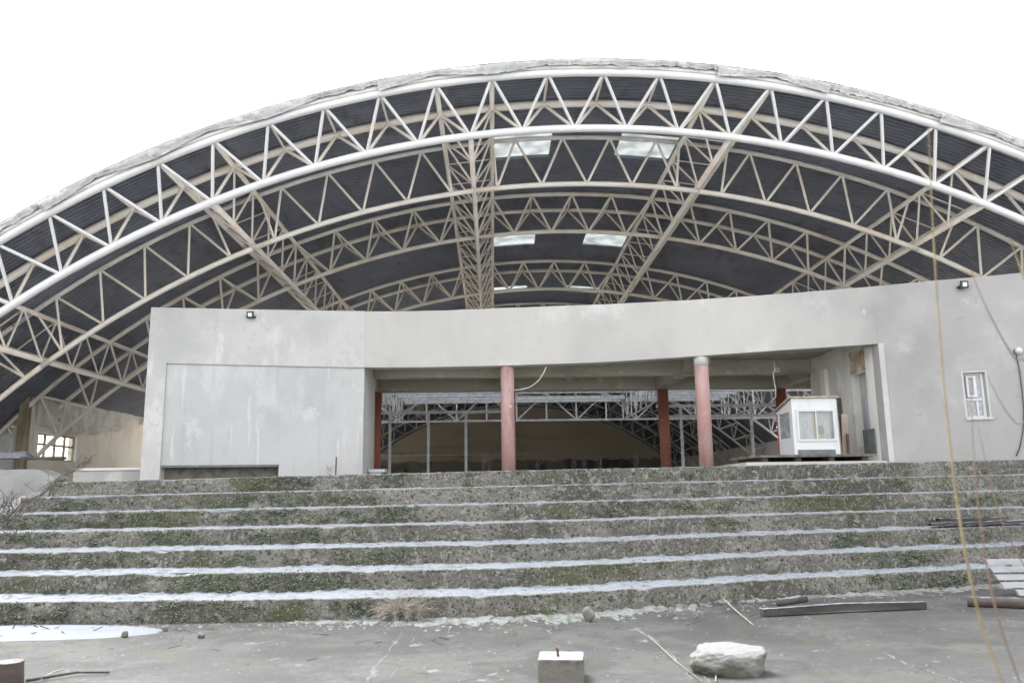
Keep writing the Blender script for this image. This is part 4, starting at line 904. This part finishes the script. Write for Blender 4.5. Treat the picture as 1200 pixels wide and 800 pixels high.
# dead bramble at the left end of the steps
m = MB()
pth = [(8,612),(30,592),(52,574),(70,560),(84,553),(96,546),(104,538)]
for q in range(5):
    pts = [at(x+random.gauss(0,2.5), y+random.gauss(0,3), 13.0+i*.3) for i, (x, y) in enumerate(pth)]; m.tube(pts, [.013-.0015*i for i in range(7)] if q < 2 else .004, 5)
for q in range(70):
    f = random.random()**.7; i = min(int(f*6), 5); ff = f*6-i; x = pth[i][0]+(pth[i+1][0]-pth[i][0])*ff; y = pth[i][1]+(pth[i+1][1]-pth[i][1])*ff
    a = at(x, y, 13+f*1.8); b = a+Vector((random.gauss(.02,.10), random.gauss(0,.08), random.gauss(.05,.08))); m.tube([a, (a+b)/2+Vector((random.gauss(0,.03),0,random.gauss(0,.03))), b], .0025, 4)
for q in range(90):
    a = at(random.uniform(-8,20), random.uniform(585,628), 12.9); b = a+Vector((random.gauss(0,.18), random.gauss(0,.1), random.gauss(.05,.15))); m.tube([a, (a+b)/2+Vector((0,0,random.gauss(0,.05))), b], .004, 4)
tag(m.build('dead_bramble', M['weed']), 'dead brown bramble trailing up beside the left end of the steps', 'bramble')
# things lying on the flank wall
m = MB(); p = at(12, 531, 16.1); m.grid(lambda i, j: (p.x-.8+1.25*i/14, p.y-.15+.4*j/6, p.z-.10+.14*math.sin(math.pi*j/6)*(1+.5*N(i*.7, j*.5))*min(1, i/2, (14-i)/2)), 14, 6); tag(m.build('tarpaulin', M['tarp'], smooth=True), 'crumpled dark blue tarpaulin lying on the low flank wall', 'tarpaulin')
p = at(48, 537, 16.1); m = MB(); m.box(-.32, .42, -.12, .12, -.02, .03, rz=R_(6), c=(p.x, p.y, p.z)); tag(m.build('board', M['wood_dark']), 'dark board lying on top of the low flank wall', 'board')
# tall dry stalks in the foreground at the right
def stalk(pts, r, mt, lab, Y, knots=True):
    m = MB(); P_ = [at(x, y, Y+dy) for x, y, dy in pts]
    base = P_[-1]; P_.append(Vector((base.x+.12, base.y-.02, (base.z-EYE)/2))); P_.append(Vector((base.x+.16, base.y-.03, -EYE)))
    out = []
    for i in range(len(P_)-1):
        a0, a1, a2, a3 = P_[max(i-1,0)], P_[i], P_[i+1], P_[min(i+2, len(P_)-1)]
        for q in range(8):
            t = q/8; out.append(.5*((2*a1)+(a2-a0)*t+(2*a0-5*a1+4*a2-a3)*t*t+(3*a1-a0-3*a2+a3)*t*t*t))
    out.append(P_[-1]); n = len(out)
    m.tube(out, [r*(.35+.65*min(1, i/(n*.5)))*(1.18 if knots and i % 9 == 4 else 1) for i in range(n)], 8); tag(m.build('dry_stalk', mt, smooth=True), lab, 'dry stalk', 'tall dry stalks in front of the right wall')
stalk([(1088,150,0),(1092,240,0),(1097,330,0),(1105,440,0),(1116,545,0),(1130,640,0),(1150,730,0),(1176,800,0)], .0050, M['stalk_yellow'], 'thick yellow stalk, tallest of all, reaching up in front of the roof truss', 3.2)
stalk([(1137,440,0),(1141,530,0),(1150,620,0),(1166,710,0),(1192,790,0)], .0036, M['stalk_red'], 'reddish stalk ending just below the small right window', 3.3)
stalk([(1138,318,0),(1152,352,0),(1170,388,0),(1188,418,0),(1215,455,0)], .0036, M['stalk_red'], 'arching reddish stalk crossing the wall above the small right window', 3.4)
stalk([(1146,495,0),(1158,555,0),(1174,610,0),(1196,655,0),(1225,700,0)], .0030, M['stalk_red'], 'thin reddish stalk right of the yellow one, in front of the steps', 3.5)
stalk([(1157,440,0),(1172,470,0),(1190,495,0),(1220,520,0)], .0030, M['stalk_red'], 'thin arching stalk right of the small right window', 3.6)
stalk([(1183,278,0),(1190,298,0),(1202,330,0),(1225,380,0)], .005, M['stalk_yellow'], 'short yellowish stalk tip at the right edge above the wall', 3.4)
